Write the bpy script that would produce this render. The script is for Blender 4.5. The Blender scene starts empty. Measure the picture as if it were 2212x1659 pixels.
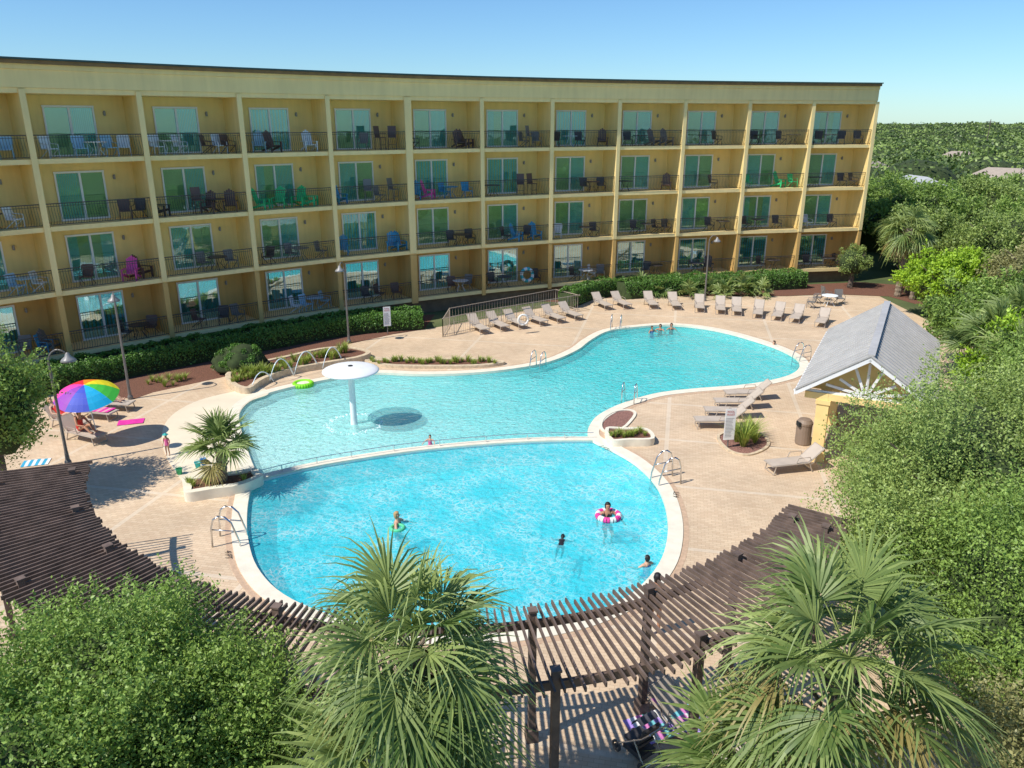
import bpy, math, random
import numpy as np
from mathutils import Vector, Matrix, noise
from math import sin, cos, pi, radians, atan2, sqrt
random.seed(7); rng=np.random.default_rng(7)
S=bpy.context.scene; COL=S.collection
S.view_settings.view_transform='Standard'; S.view_settings.look='None'; S.view_settings.exposure=0

# ---------------- site survey: levels taken on known planes (deck level z=0) -------------
H=11.9; PITCH=radians(18.46); SP,CP=sin(PITCH),cos(PITCH); F=1700.
def U(x,y,z=0.):
    a=(x-1106)/F; b=(829.5-y)/F
    t=(H-z)/(SP-b*CP)
    return Vector((a*t,(CP+b*SP)*t,z))
def U2(x,y): p=U(x,y); return (p.x,p.y)

# ---------------- materials -------------
def newmat(name):
    m=bpy.data.materials.new(name); m.use_nodes=True
    nt=m.node_tree; nt.nodes.clear(); return m,nt
def N(nt,t,**k):
    n=nt.nodes.new(t)
    for a,b in k.items(): setattr(n,a,b)
    return n
def mat(name,c,rough=.7,var=.18,scale=2.5,bump=0.,metal=0.,bscale=None,streak=0.):
    m,nt=newmat(name); L=nt.links.new
    o=N(nt,'ShaderNodeOutputMaterial'); p=N(nt,'ShaderNodeBsdfPrincipled')
    tc=N(nt,'ShaderNodeTexCoord'); nz=N(nt,'ShaderNodeTexNoise'); nz.inputs['Scale'].default_value=scale; nz.inputs['Detail'].default_value=6
    L(tc.outputs['Object'],nz.inputs['Vector'])
    mr=N(nt,'ShaderNodeMapRange'); mr.inputs[1].default_value=.3; mr.inputs[2].default_value=.7; mr.inputs[3].default_value=1-var; mr.inputs[4].default_value=1+var
    L(nz.outputs['Fac'],mr.inputs[0]); fac=mr.outputs[0]
    if streak:
        mp=N(nt,'ShaderNodeMapping'); mp.inputs['Scale'].default_value=(2.2,2.2,.18); L(tc.outputs['Object'],mp.inputs[0])
        n4=N(nt,'ShaderNodeTexNoise'); n4.inputs['Scale'].default_value=1.5; n4.inputs['Detail'].default_value=5; L(mp.outputs[0],n4.inputs['Vector'])
        m4=N(nt,'ShaderNodeMapRange'); m4.inputs[1].default_value=.35; m4.inputs[2].default_value=.65; m4.inputs[3].default_value=1-streak; m4.inputs[4].default_value=1+streak*.4; L(n4.outputs[0],m4.inputs[0])
        mm=N(nt,'ShaderNodeMath',operation='MULTIPLY'); L(fac,mm.inputs[0]); L(m4.outputs[0],mm.inputs[1]); fac=mm.outputs[0]
    vm=N(nt,'ShaderNodeVectorMath',operation='SCALE'); vm.inputs[0].default_value=c[:3]; L(fac,vm.inputs['Scale'])
    L(vm.outputs[0],p.inputs['Base Color']); p.inputs['Roughness'].default_value=rough; p.inputs['Metallic'].default_value=metal
    if bump:
        n2=N(nt,'ShaderNodeTexNoise'); n2.inputs['Scale'].default_value=bscale or scale*8; n2.inputs['Detail'].default_value=4
        L(tc.outputs['Object'],n2.inputs['Vector'])
        b=N(nt,'ShaderNodeBump'); b.inputs['Strength'].default_value=bump; b.inputs['Distance'].default_value=.02
        L(n2.outputs['Fac'],b.inputs['Height']); L(b.outputs[0],p.inputs['Normal'])
    L(p.outputs[0],o.inputs[0]); return m
def leafmat(name,c1,c2,trans=.25,big=.35):
    m,nt=newmat(name); L=nt.links.new
    o=N(nt,'ShaderNodeOutputMaterial'); at=N(nt,'ShaderNodeAttribute'); at.attribute_name='rnd'
    tc=N(nt,'ShaderNodeTexCoord'); nz=N(nt,'ShaderNodeTexNoise'); nz.inputs['Scale'].default_value=big; nz.inputs['Detail'].default_value=3
    L(tc.outputs['Object'],nz.inputs['Vector'])
    ad=N(nt,'ShaderNodeMath',operation='ADD'); L(at.outputs['Fac'],ad.inputs[0]); L(nz.outputs['Fac'],ad.inputs[1])
    mr=N(nt,'ShaderNodeMapRange'); mr.inputs[1].default_value=.3; mr.inputs[2].default_value=1.3; L(ad.outputs[0],mr.inputs[0])
    mx=N(nt,'ShaderNodeMix',data_type='RGBA'); mx.inputs[6].default_value=(*c1,1); mx.inputs[7].default_value=(*c2,1); L(mr.outputs[0],mx.inputs[0])
    p=N(nt,'ShaderNodeBsdfPrincipled'); p.inputs['Roughness'].default_value=.5; L(mx.outputs[2],p.inputs['Base Color'])
    tr=N(nt,'ShaderNodeBsdfTranslucent'); L(mx.outputs[2],tr.inputs[0])
    ms=N(nt,'ShaderNodeMixShader'); ms.inputs[0].default_value=trans; L(p.outputs[0],ms.inputs[1]); L(tr.outputs[0],ms.inputs[2])
    L(ms.outputs[0],o.inputs[0]); return m

M={}
M['edge']=mat('stucco_pale',(.93,.73,.34),.85,.05,.6,.15,bscale=40,streak=.05)
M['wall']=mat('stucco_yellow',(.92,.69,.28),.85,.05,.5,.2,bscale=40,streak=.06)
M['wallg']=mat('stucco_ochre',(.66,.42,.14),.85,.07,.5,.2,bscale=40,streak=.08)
M['cap']=mat('roof_cap_brown',(.26,.16,.07),.6)
M['capg']=mat('roof_cap_green',(.04,.09,.085),.5)
M['base']=mat('base_wall',(.17,.12,.07),.8)
M['rail']=mat('rail_bronze',(.05,.046,.044),.4)
M['white']=mat('white_paint',(.82,.82,.80),.5,.04)
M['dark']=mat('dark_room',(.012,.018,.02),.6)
M['curt']=mat('curtain_reflection',(.34,.72,.72),.8,.1)  # teal curtain, brightened so its colour also carries the pool reflection
M['brown']=mat('stained_wood',(.15,.105,.082),.7,.4,3,.3)
M['trunk']=mat('bark',(.16,.12,.09),.9,.4,5,.8)
M['ptrunk']=mat('palm_bark',(.26,.20,.14),.9,.4,8,1.0)
M['metal']=mat('stainless',(.68,.68,.68),.25,.05,metal=1.)
M['greymetal']=mat('lamp_post_paint',(.17,.155,.14),.4)
M['lampsh']=mat('lamp_shade_paint',(.26,.25,.24),.4)
M['roofm']=mat('metal_roof',(.47,.455,.43),.55,.07,1.,streak=.08)
M['stuc']=mat('pavilion_stucco',(.88,.65,.27),.85,.06)
M['sling']=mat('sling_fabric',(.50,.42,.34),.8,.08)
M['frame']=mat('lounger_frame',(.42,.35,.28),.5,.05)
M['mulch']=mat('mulch',(.17,.075,.045),.95,.5,18,1.,bscale=30)
M['mulch2']=mat('pale_mulch',(.26,.13,.10),.95,.5,18,1.,bscale=30)
M['cop']=mat('cream_coping',(.80,.73,.58),.7,.08,3,.1)
M['border']=mat('border_brick',(.55,.38,.25),.8,.15,8,.1)
M['beach']=mat('beach_plaster',(.79,.68,.50),.7,.07,.8,.1)
M['pfloor']=mat('pool_plaster',(.86,.90,.90),.6,.03,.5)
M['brick']=mat('planter_brick',(.62,.49,.33),.8,.2,6,.3)
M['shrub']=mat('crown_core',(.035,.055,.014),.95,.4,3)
COLS={'W':(.80,.84,.86),'D':(.06,.055,.055),'B':(.05,.34,.60),'G':(.03,.60,.22),'P':(.85,.10,.42),'N':(.14,.08,.065),'T':(.20,.19,.18),'L':(.38,.60,.74)}
for k,c in COLS.items(): M['c'+k]=mat('furniture_paint_'+k.lower(),c,.5,.06)
def cm(name,c,r=.6): 
    if name not in M: M[name]=mat(name,c,r,.08)
    return M[name]
M['oak']=leafmat('oak_leaf',(.06,.12,.018),(.35,.50,.10),.28,.8)
M['oakl']=leafmat('olive_leaf',(.10,.17,.03),(.42,.53,.14),.25,.8)
M['oakb']=leafmat('russet_leaf',(.13,.14,.04),(.44,.42,.17),.25,.8)
M['bright']=leafmat('bright_leaf',(.14,.28,.012),(.46,.66,.05),.25,.8)
M['hedge']=leafmat('hedge_leaf',(.03,.085,.012),(.16,.33,.05),.2,.8)
M['palm']=leafmat('palm_leaf',(.07,.14,.025),(.40,.48,.15),.3,.6)
M['palmd']=leafmat('dry_palm_leaf',(.26,.21,.07),(.50,.44,.16),.25,.6)
M['grass']=leafmat('grass_blade',(.14,.24,.03),(.45,.52,.10),.25,1.5)
M['far']=leafmat('far_leaf',(.07,.12,.025),(.28,.38,.09),.15,.06)

def paver():
    m,nt=newmat('tan_pavers'); L=nt.links.new
    o=N(nt,'ShaderNodeOutputMaterial'); p=N(nt,'ShaderNodeBsdfPrincipled'); p.inputs['Roughness'].default_value=.8
    tc=N(nt,'ShaderNodeTexCoord'); mp=N(nt,'ShaderNodeMapping'); mp.inputs['Rotation'].default_value=(0,0,radians(12)); L(tc.outputs['Object'],mp.inputs[0])
    br=N(nt,'ShaderNodeTexBrick'); br.inputs['Color1'].default_value=(.72,.55,.37,1); br.inputs['Color2'].default_value=(.63,.46,.30,1); br.inputs['Mortar'].default_value=(.50,.36,.23,1)
    br.inputs['Scale'].default_value=1; br.inputs['Brick Width'].default_value=.22; br.inputs['Row Height'].default_value=.11; br.inputs['Mortar Size'].default_value=.006
    L(mp.outputs[0],br.inputs[0])
    nz=N(nt,'ShaderNodeTexNoise'); nz.inputs['Scale'].default_value=.35; nz.inputs['Detail'].default_value=9; nz.inputs['Roughness'].default_value=.62; L(tc.outputs['Object'],nz.inputs[0])
    mr=N(nt,'ShaderNodeMapRange'); mr.inputs[1].default_value=.3;mr.inputs[2].default_value=.7;mr.inputs[3].default_value=.80;mr.inputs[4].default_value=1.1; L(nz.outputs[0],mr.inputs[0])
    b2=N(nt,'ShaderNodeTexBrick'); b2.inputs['Scale'].default_value=1; b2.inputs['Brick Width'].default_value=5.5; b2.inputs['Row Height'].default_value=4.2; b2.inputs['Mortar Size'].default_value=.08; b2.offset=0.
    b2.inputs['Mortar Smooth'].default_value=0
    L(mp.outputs[0],b2.inputs[0])
    fm=N(nt,'ShaderNodeMath',operation='MULTIPLY'); fm.inputs[1].default_value=.5; L(b2.outputs['Fac'],fm.inputs[0])
    mx=N(nt,'ShaderNodeMix',data_type='RGBA'); L(fm.outputs[0],mx.inputs[0]); L(br.outputs[0],mx.inputs[6]); mx.inputs[7].default_value=(.73,.63,.49,1)
    vm=N(nt,'ShaderNodeVectorMath',operation='SCALE'); L(mx.outputs[2],vm.inputs[0]); L(mr.outputs[0],vm.inputs['Scale'])
    L(vm.outputs[0],p.inputs['Base Color'])
    bp=N(nt,'ShaderNodeBump'); bp.inputs['Strength'].default_value=.25; bp.inputs['Distance'].default_value=.005; bp.invert=True; L(br.outputs['Fac'],bp.inputs['Height']); L(bp.outputs[0],p.inputs['Normal'])
    L(p.outputs[0],o.inputs[0]); return m
M['paver']=paver()
def ground_mat():
    m,nt=newmat('ground_cover'); L=nt.links.new
    o=N(nt,'ShaderNodeOutputMaterial'); p=N(nt,'ShaderNodeBsdfPrincipled'); p.inputs['Roughness'].default_value=.95
    tc=N(nt,'ShaderNodeTexCoord'); nz=N(nt,'ShaderNodeTexNoise'); nz.inputs['Scale'].default_value=.25; nz.inputs['Detail'].default_value=10; L(tc.outputs['Object'],nz.inputs[0])
    cr=N(nt,'ShaderNodeValToRGB'); cr.color_ramp.elements[0].position=.35; cr.color_ramp.elements[0].color=(.05,.08,.02,1); cr.color_ramp.elements[1].position=.7; cr.color_ramp.elements[1].color=(.14,.16,.06,1)
    L(nz.outputs[0],cr.inputs[0]); L(cr.outputs[0],p.inputs['Base Color']); L(p.outputs[0],o.inputs[0]); return m
M['ground']=ground_mat()
def water(name,cA,cB,gdir,g0,g1,ca=.5,scat=.3,vs=3.2,body=(.1,.6,.7),body2=None,lo=.38):
    """tinted transmission with a little in-water scatter: sunlight caustics are painted into both colours as a web"""
    m,nt=newmat(name); L=nt.links.new
    o=N(nt,'ShaderNodeOutputMaterial'); tc=N(nt,'ShaderNodeTexCoord'); pos=tc.outputs['Object']
    dt=N(nt,'ShaderNodeVectorMath',operation='DOT_PRODUCT'); L(pos,dt.inputs[0]); dt.inputs[1].default_value=gdir
    mr=N(nt,'ShaderNodeMapRange'); mr.inputs[1].default_value=g0; mr.inputs[2].default_value=g1; L(dt.outputs['Value'],mr.inputs[0])
    mx=N(nt,'ShaderNodeMix',data_type='RGBA'); mx.inputs[6].default_value=(*cA,1); mx.inputs[7].default_value=(*cB,1); L(mr.outputs[0],mx.inputs[0])
    dn=N(nt,'ShaderNodeTexNoise'); dn.inputs['Scale'].default_value=1.8; dn.inputs['Detail'].default_value=5; L(pos,dn.inputs[0])
    sc=N(nt,'ShaderNodeVectorMath',operation='SCALE'); L(dn.outputs['Color'],sc.inputs[0]); sc.inputs['Scale'].default_value=.8
    ad=N(nt,'ShaderNodeVectorMath',operation='ADD'); L(pos,ad.inputs[0]); L(sc.outputs[0],ad.inputs[1])
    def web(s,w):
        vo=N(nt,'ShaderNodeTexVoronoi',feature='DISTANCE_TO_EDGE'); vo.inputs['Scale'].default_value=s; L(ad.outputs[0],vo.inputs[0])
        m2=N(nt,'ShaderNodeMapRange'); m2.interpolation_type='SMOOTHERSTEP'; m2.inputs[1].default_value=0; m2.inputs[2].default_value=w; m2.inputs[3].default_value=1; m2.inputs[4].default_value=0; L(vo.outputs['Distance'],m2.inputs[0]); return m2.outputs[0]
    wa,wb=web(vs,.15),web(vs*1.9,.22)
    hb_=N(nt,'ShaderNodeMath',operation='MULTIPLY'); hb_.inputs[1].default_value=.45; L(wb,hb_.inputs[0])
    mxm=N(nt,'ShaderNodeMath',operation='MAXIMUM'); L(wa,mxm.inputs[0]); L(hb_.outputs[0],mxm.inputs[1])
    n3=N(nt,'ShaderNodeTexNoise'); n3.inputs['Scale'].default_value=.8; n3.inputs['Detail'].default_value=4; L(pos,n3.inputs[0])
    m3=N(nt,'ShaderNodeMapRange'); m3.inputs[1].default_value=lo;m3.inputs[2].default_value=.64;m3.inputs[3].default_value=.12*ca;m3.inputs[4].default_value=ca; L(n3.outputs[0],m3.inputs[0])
    mu=N(nt,'ShaderNodeMath',operation='MULTIPLY'); L(mxm.outputs[0],mu.inputs[0]); L(m3.outputs[0],mu.inputs[1])  # painted caustic light, whitens tint and body colour along the web
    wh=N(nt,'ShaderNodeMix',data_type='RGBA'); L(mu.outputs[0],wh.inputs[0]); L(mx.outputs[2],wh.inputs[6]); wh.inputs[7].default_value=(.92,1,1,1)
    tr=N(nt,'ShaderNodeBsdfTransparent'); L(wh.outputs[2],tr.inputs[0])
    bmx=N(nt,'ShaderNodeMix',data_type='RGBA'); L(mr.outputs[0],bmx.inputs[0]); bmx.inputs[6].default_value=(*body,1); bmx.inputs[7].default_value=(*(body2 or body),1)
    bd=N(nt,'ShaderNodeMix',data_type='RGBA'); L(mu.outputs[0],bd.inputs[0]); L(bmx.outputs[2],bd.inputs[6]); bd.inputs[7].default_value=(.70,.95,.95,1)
    df=N(nt,'ShaderNodeBsdfDiffuse'); L(bd.outputs[2],df.inputs[0])
    m0=N(nt,'ShaderNodeMixShader'); m0.inputs[0].default_value=scat; L(tr.outputs[0],m0.inputs[1]); L(df.outputs[0],m0.inputs[2])
    wv=N(nt,'ShaderNodeTexNoise'); wv.inputs['Scale'].default_value=4.2; wv.inputs['Detail'].default_value=6; L(pos,wv.inputs[0])
    bp=N(nt,'ShaderNodeBump'); bp.inputs['Strength'].default_value=1.; bp.inputs['Distance'].default_value=.09; L(wv.outputs[0],bp.inputs['Height'])
    L(bp.outputs[0],df.inputs['Normal'])
    gl=N(nt,'ShaderNodeBsdfGlossy'); gl.inputs['Roughness'].default_value=.08; L(bp.outputs[0],gl.inputs['Normal'])
    fr=N(nt,'ShaderNodeFresnel'); fr.inputs[0].default_value=1.33; L(bp.outputs[0],fr.inputs[1])
    ms=N(nt,'ShaderNodeMixShader'); L(fr.outputs[0],ms.inputs[0]); L(m0.outputs[0],ms.inputs[1]); L(gl.outputs[0],ms.inputs[2])
    L(ms.outputs[0],o.inputs[0]); return m
def glassmat(name,tint,gl=.12,rough=.02):
    m,nt=newmat(name); L=nt.links.new
    o=N(nt,'ShaderNodeOutputMaterial'); tr=N(nt,'ShaderNodeBsdfTransparent'); tr.inputs[0].default_value=(*tint,1)
    g=N(nt,'ShaderNodeBsdfGlossy'); g.inputs['Roughness'].default_value=rough; g.inputs[0].default_value=(.8,.95,1,1)
    tc=N(nt,'ShaderNodeTexCoord'); nz=N(nt,'ShaderNodeTexNoise'); nz.inputs['Scale'].default_value=1.2; L(tc.outputs['Object'],nz.inputs['Vector'])
    bp=N(nt,'ShaderNodeBump'); bp.inputs['Strength'].default_value=.12; bp.inputs['Distance'].default_value=.03; L(nz.outputs[0],bp.inputs['Height']); L(bp.outputs[0],g.inputs['Normal'])
    ms=N(nt,'ShaderNodeMixShader'); ms.inputs[0].default_value=gl; L(tr.outputs[0],ms.inputs[1]); L(g.outputs[0],ms.inputs[2]); L(ms.outputs[0],o.inputs[0]); return m
M['glass']=glassmat('door_glass',(.70,.90,.90),.13)
M['glassg']=glassmat('ground_door_glass',(.70,.92,.92),.34)

# ---------------- mesh builder -------------
class MB:
    def __init__(s): s.v=[]; s.f=[]; s.m=[]
    def add(s,vs,fs,mi=0):
        k=len(s.v); s.v+= [tuple(p) for p in vs]; s.f+=[tuple(i+k for i in f) for f in fs]; s.m+=[mi]*len(fs)
    def box(s,c,size,rz=0,mi=0,mtx=None):
        hx,hy,hz=[q/2 for q in size]
        R=mtx if mtx is not None else Matrix.Rotation(rz,3,'Z')
        vs=[Vector(c)+R@Vector((x*hx,y*hy,z*hz)) for x in(-1,1) for y in(-1,1) for z in(-1,1)]
        s.add(vs,[(0,1,3,2),(4,6,7,5),(0,4,5,1),(2,3,7,6),(0,2,6,4),(1,5,7,3)],mi)
    def beam(s,p0,p1,w,h,mi=0,up=(0,0,1)):
        p0=Vector(p0);p1=Vector(p1); d=(p1-p0); l=d.length; d.normalize(); sd=d.cross(Vector(up))
        if sd.length<1e-4: sd=Vector((1,0,0))
        sd.normalize(); u=sd.cross(d)
        s.box((p0+p1)/2,(l,w,h),mi=mi,mtx=Matrix((d,sd,u)).transposed())
    def cyl(s,p0,p1,r0,r1=None,n=8,mi=0,cap=True):
        s.tube([p0,p1],[r0,r0 if r1 is None else r1],n,mi,cap)
    def tube(s,pts,r,n=6,mi=0,cap=True):
        pts=[Vector(p) for p in pts]; m=len(pts)
        if not hasattr(r,'__len__'): r=[r]*m
        ref=None; vs=[];fs=[]
        for i,p in enumerate(pts):
            d=(pts[min(i+1,m-1)]-pts[max(i-1,0)])
            if d.length<1e-9: d=Vector((0,0,1))
            d.normalize()
            if ref is None: ref=Vector((0,0,1)) if abs(d.z)<.9 else Vector((1,0,0))
            a=d.cross(ref)
            if a.length<1e-3: a=d.cross(Vector((.3,1,.2)))
            a.normalize(); b=d.cross(a)
            for j in range(n):
                t=2*pi*j/n; vs.append(p+(a*cos(t)+b*sin(t))*r[i])
        for i in range(m-1):
            for j in range(n):
                j2=(j+1)%n; fs.append((i*n+j,i*n+j2,(i+1)*n+j2,(i+1)*n+j))
        if cap: fs.append(tuple(range(n))[::-1]); fs.append(tuple((m-1)*n+j for j in range(n)))
        s.add(vs,fs,mi)
    def lathe(s,prof,c=(0,0,0),n=20,mi=0):
        vs=[];fs=[]; m=len(prof)
        for r,z in prof:
            for j in range(n): vs.append((c[0]+r*cos(2*pi*j/n),c[1]+r*sin(2*pi*j/n),c[2]+z))
        for i in range(m-1):
            for j in range(n):
                j2=(j+1)%n; fs.append((i*n+j,i*n+j2,(i+1)*n+j2,(i+1)*n+j))
        s.add(vs,fs,mi)
    def mesh(s,name,mats,smooth=False,off=(0,0,0)):
        me=bpy.data.meshes.new(name); o=Vector(off)
        me.from_pydata([tuple(Vector(v)-o) for v in s.v],[],s.f)
        for m in mats: me.materials.append(m)
        me.polygons.foreach_set('material_index',s.m)
        if smooth: me.polygons.foreach_set('use_smooth',[True]*len(me.polygons))
        me.update(); return me
    def obj(s,name,mats,parent=None,smooth=False,world=False,**k):
        if not isinstance(mats,(list,tuple)): mats=[mats]
        off=parent.location if (parent is not None and world) else (0,0,0)
        return link(name,s.mesh(name,mats,smooth,off),parent,**k)
def link(name,data,parent=None,loc=None,rz=None,label=None,cat=None,kind=None,group=None):
    o=bpy.data.objects.new(name,data); COL.objects.link(o)
    if parent is not None: o.parent=parent
    if loc is not None: o.location=loc
    if rz is not None: o.rotation_euler=(0,0,rz)
    tag(o,label,cat,kind,group); return o
def tag(o,label=None,cat=None,kind=None,group=None):
    if label: o['label']=label
    if cat: o['category']=cat
    if kind: o['kind']=kind
    if group: o['group']=group
def thing(name,loc,label,cat,rz=0,group=None):
    e=link(name,None,loc=loc,rz=rz,label=label,cat=cat,group=group); e.empty_display_size=.3; return e
CH={}
def kids(o): return [c for c in bpy.data.objects if c.parent==o]
def dup(o,loc,rz=0,scale=None,label=None,parent=None,_k=None):
    c=o.copy(); COL.objects.link(c); c.location=loc; c.rotation_euler=(0,0,rz)
    if scale: c.scale=scale if hasattr(scale,'__len__') else (scale,)*3
    if label: c['label']=label
    for k in (CH.get(o.name) or CH.setdefault(o.name,kids(o))):
        q=k.copy(); COL.objects.link(q); q.parent=c
    return c

def npmesh(name,V,Q,mats,mi=None,rnd=None,smooth=False):
    me=bpy.data.meshes.new(name); V=np.asarray(V,dtype=np.float32); Q=np.asarray(Q,dtype=np.int32)
    me.vertices.add(len(V)); me.vertices.foreach_set('co',V.ravel())
    me.loops.add(Q.size); me.loops.foreach_set('vertex_index',Q.ravel())
    me.polygons.add(len(Q)); me.polygons.foreach_set('loop_start',np.arange(0,Q.size,4,dtype=np.int32))
    if mi is not None: me.polygons.foreach_set('material_index',np.asarray(mi,dtype=np.int32))
    for m in mats: me.materials.append(m)
    me.update(calc_edges=True); me.validate()
    if rnd is not None and len(me.polygons)==len(rnd):
        a=me.attributes.new('rnd','FLOAT','FACE'); a.data.foreach_set('value',np.asarray(rnd,dtype=np.float32))
    if smooth: me.polygons.foreach_set('use_smooth',[True]*len(me.polygons))
    return me
def unit(a): return a/np.maximum(np.linalg.norm(a,axis=1,keepdims=True),1e-9)
def leaves(C,Nn,size,aspect=.5,bias=.9):
    n=len(C); d=unit(rng.normal(size=(n,3))+Nn*bias); a=unit(np.cross(d,rng.normal(size=(n,3)))); b=np.cross(d,a)
    s=(size*rng.uniform(.6,1.35,n))[:,None]
    V=np.stack([C-a*s*.5,C+b*s*.5*aspect,C+a*s*.5,C-b*s*.5*aspect],1).reshape(-1,3)
    return V,np.arange(4*n).reshape(n,4)
def cubesphere(k=6):
    vs=[];qs=[]
    for ax in range(3):
        for sg in(-1,1):
            b=len(vs)
            for i in range(k+1):
                for j in range(k+1):
                    p=[0,0,0]; p[ax]=sg; p[(ax+1)%3]=-1+2*i/k; p[(ax+2)%3]=-1+2*j/k
                    v=Vector(p).normalized(); vs.append(v)
            for i in range(k):
                for j in range(k):
                    q=(b+i*(k+1)+j,b+(i+1)*(k+1)+j,b+(i+1)*(k+1)+j+1,b+i*(k+1)+j+1); qs.append(q if sg>0 else q[::-1])
    return np.array(vs),np.array(qs)
CSV,CSQ=cubesphere(7)
def crown(name,c,R,nb,nl,size,mats,seed,parent=None,coref=.70,rb=(.16,.36),low=-.35,pos=(.6,1.02),sprig=0.):
    """irregular crown: many sub-clumps of leaves and outward shoots around a solid dark core that fills the gaps"""
    r=np.random.default_rng(seed); R=np.array(R,float); c=np.array(c,float)
    def lumpf(D): return np.array([1+.36*noise.noise(Vector(q)*1.5+Vector((seed,0,0)))+.14*noise.noise(Vector(q)*4+Vector((0,seed,0))) for q in D])
    d=unit(r.normal(size=(nb*3,3))); d=d[d[:,2]>low][:nb]; nb=len(d)
    bc=c+d*R*(lumpf(d)*r.uniform(pos[0],pos[1],nb))[:,None]; br=r.uniform(*rb,nb)*min(R)
    pk=br**2/np.sum(br**2); k=r.choice(nb,nl,p=pk); e=unit(r.normal(size=(nl,3))+np.array([0,0,.35])+d[k]*.5)
    C=bc[k]+e*(br[k]*r.uniform(.5,1.15,nl))[:,None]*np.array([1,1,.8])
    br_rnd=(r.uniform(-.22,.28,nb))[k]; Nn=e.copy()
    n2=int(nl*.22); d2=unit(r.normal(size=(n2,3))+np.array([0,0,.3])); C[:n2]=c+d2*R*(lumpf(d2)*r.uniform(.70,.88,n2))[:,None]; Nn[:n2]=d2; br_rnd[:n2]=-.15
    if sprig>0:
        n3=int(nl*sprig/9)*9; ns=n3//9; ks=r.integers(0,nb,ns); es=unit(r.normal(size=(ns,3))*.7+d[ks]+np.array([0,0,.5]))
        st=bc[ks]+es*(br[ks]*.85)[:,None]; ln=r.uniform(.18,.5,ns)
        for j in range(9):
            idx=slice(n2+j*ns,n2+(j+1)*ns); C[idx]=st+es*(ln*(j+1)/9)[:,None]+r.normal(size=(ns,3))*.022; Nn[idx]=r.normal(size=(ns,3)); br_rnd[idx]=.25
    C[:,2]=np.maximum(C[:,2],.05)
    V,Q=leaves(C,Nn,size); rn=r.uniform(0,.6,nl)+br_rnd+.07
    lum=lumpf(CSV)
    cv=c+CSV*R*(coref*lum)[:,None]; cv[:,2]=np.maximum(cv[:,2],c[2]-R[2]*.55)
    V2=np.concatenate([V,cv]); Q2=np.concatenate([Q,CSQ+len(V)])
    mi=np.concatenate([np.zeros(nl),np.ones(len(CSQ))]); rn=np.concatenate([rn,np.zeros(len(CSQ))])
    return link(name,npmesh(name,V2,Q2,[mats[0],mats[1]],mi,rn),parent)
def tree(name,x,y,h,R,nl,size,mk,seed,label,cat='tree',Rz=None,nb=70,sprig=0.):
    T=thing(name,(x,y,0),label,cat)
    Rz=Rz or h*.42
    b=MB(); r=random.Random(seed); top=h-Rz
    b.tube([(0,0,-.1),(.1,.05,top*.4),(.05,.15,top*.9)],[.22,.17,.13],7)
    for i in range(9):
        a=i*2.4+r.random(); e=Vector((cos(a)*R*.8,sin(a)*R*.8,top+Rz*r.uniform(.0,.7)))
        b.tube([(.05,.1,top*r.uniform(.4,.8)),e*.55+Vector((0,0,top*.35)),e],[.1,.07,.02],5)
    b.obj('trunk',M['trunk'],T)
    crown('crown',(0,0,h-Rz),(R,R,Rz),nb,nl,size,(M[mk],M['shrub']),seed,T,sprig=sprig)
    return T

# ---------------- flat shapes -------------
def smooth(P,n=6):
    out=[]; m=len(P)
    for i in range(m):
        p0,p1,p2,p3=[Vector((*P[(i+k)%m][:2],0)) for k in(-1,0,1,2)]
        for j in range(n):
            t=j/n; q=.5*((2*p1)+(p2-p0)*t+(2*p0-5*p1+4*p2-p3)*t*t+(3*p1-p0-3*p2+p3)*t**3); out.append((q.x,q.y))
    return out
def smooth_open(P,n=6):
    P=[P[0]]+list(P)+[P[-1]]; out=[]
    for i in range(1,len(P)-2):
        p0,p1,p2,p3=[Vector((*P[i+k][:2],0)) for k in(-1,0,1,2)]
        for j in range(n):
            t=j/n; q=.5*((2*p1)+(p2-p0)*t+(2*p0-5*p1+4*p2-p3)*t*t+(3*p1-p0-3*p2+p3)*t**3); out.append((q.x,q.y))
    out.append(tuple(P[-1][:2])); return out
def area(P): return .5*sum(P[i][0]*P[(i+1)%len(P)][1]-P[(i+1)%len(P)][0]*P[i][1] for i in range(len(P)))
def offset(P,d):
    s=1 if area(P)>0 else -1; out=[]; m=len(P)
    for i in range(m):
        a=Vector(P[(i-1)%m]);b=Vector(P[(i+1)%m]); t=(b-a)
        t.normalize(); out.append((P[i][0]+t.y*s*d,P[i][1]-t.x*s*d))
    return out
def sheet(name,loops,z,thick,m,parent=None,**k):
    cu=bpy.data.curves.new(name,'CURVE'); cu.dimensions='2D'; cu.fill_mode='BOTH'; cu.extrude=thick/2
    for P in loops:
        s=cu.splines.new('POLY'); s.points.add(len(P)-1)
        for i,p in enumerate(P): s.points[i].co=(p[0],p[1],0,1)
        s.use_cyclic_u=True
    o=bpy.data.objects.new(name+'_c',cu); COL.objects.link(o)
    dg=bpy.context.evaluated_depsgraph_get(); me=bpy.data.meshes.new_from_object(o.evaluated_get(dg))
    bpy.data.objects.remove(o); me.name=name
    me.transform(Matrix.Translation((0,0,z-thick/2)))
    if parent is not None: me.transform(Matrix.Translation(-parent.location))
    me.materials.clear(); me.materials.append(m)
    return link(name,me,parent,**k)

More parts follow.
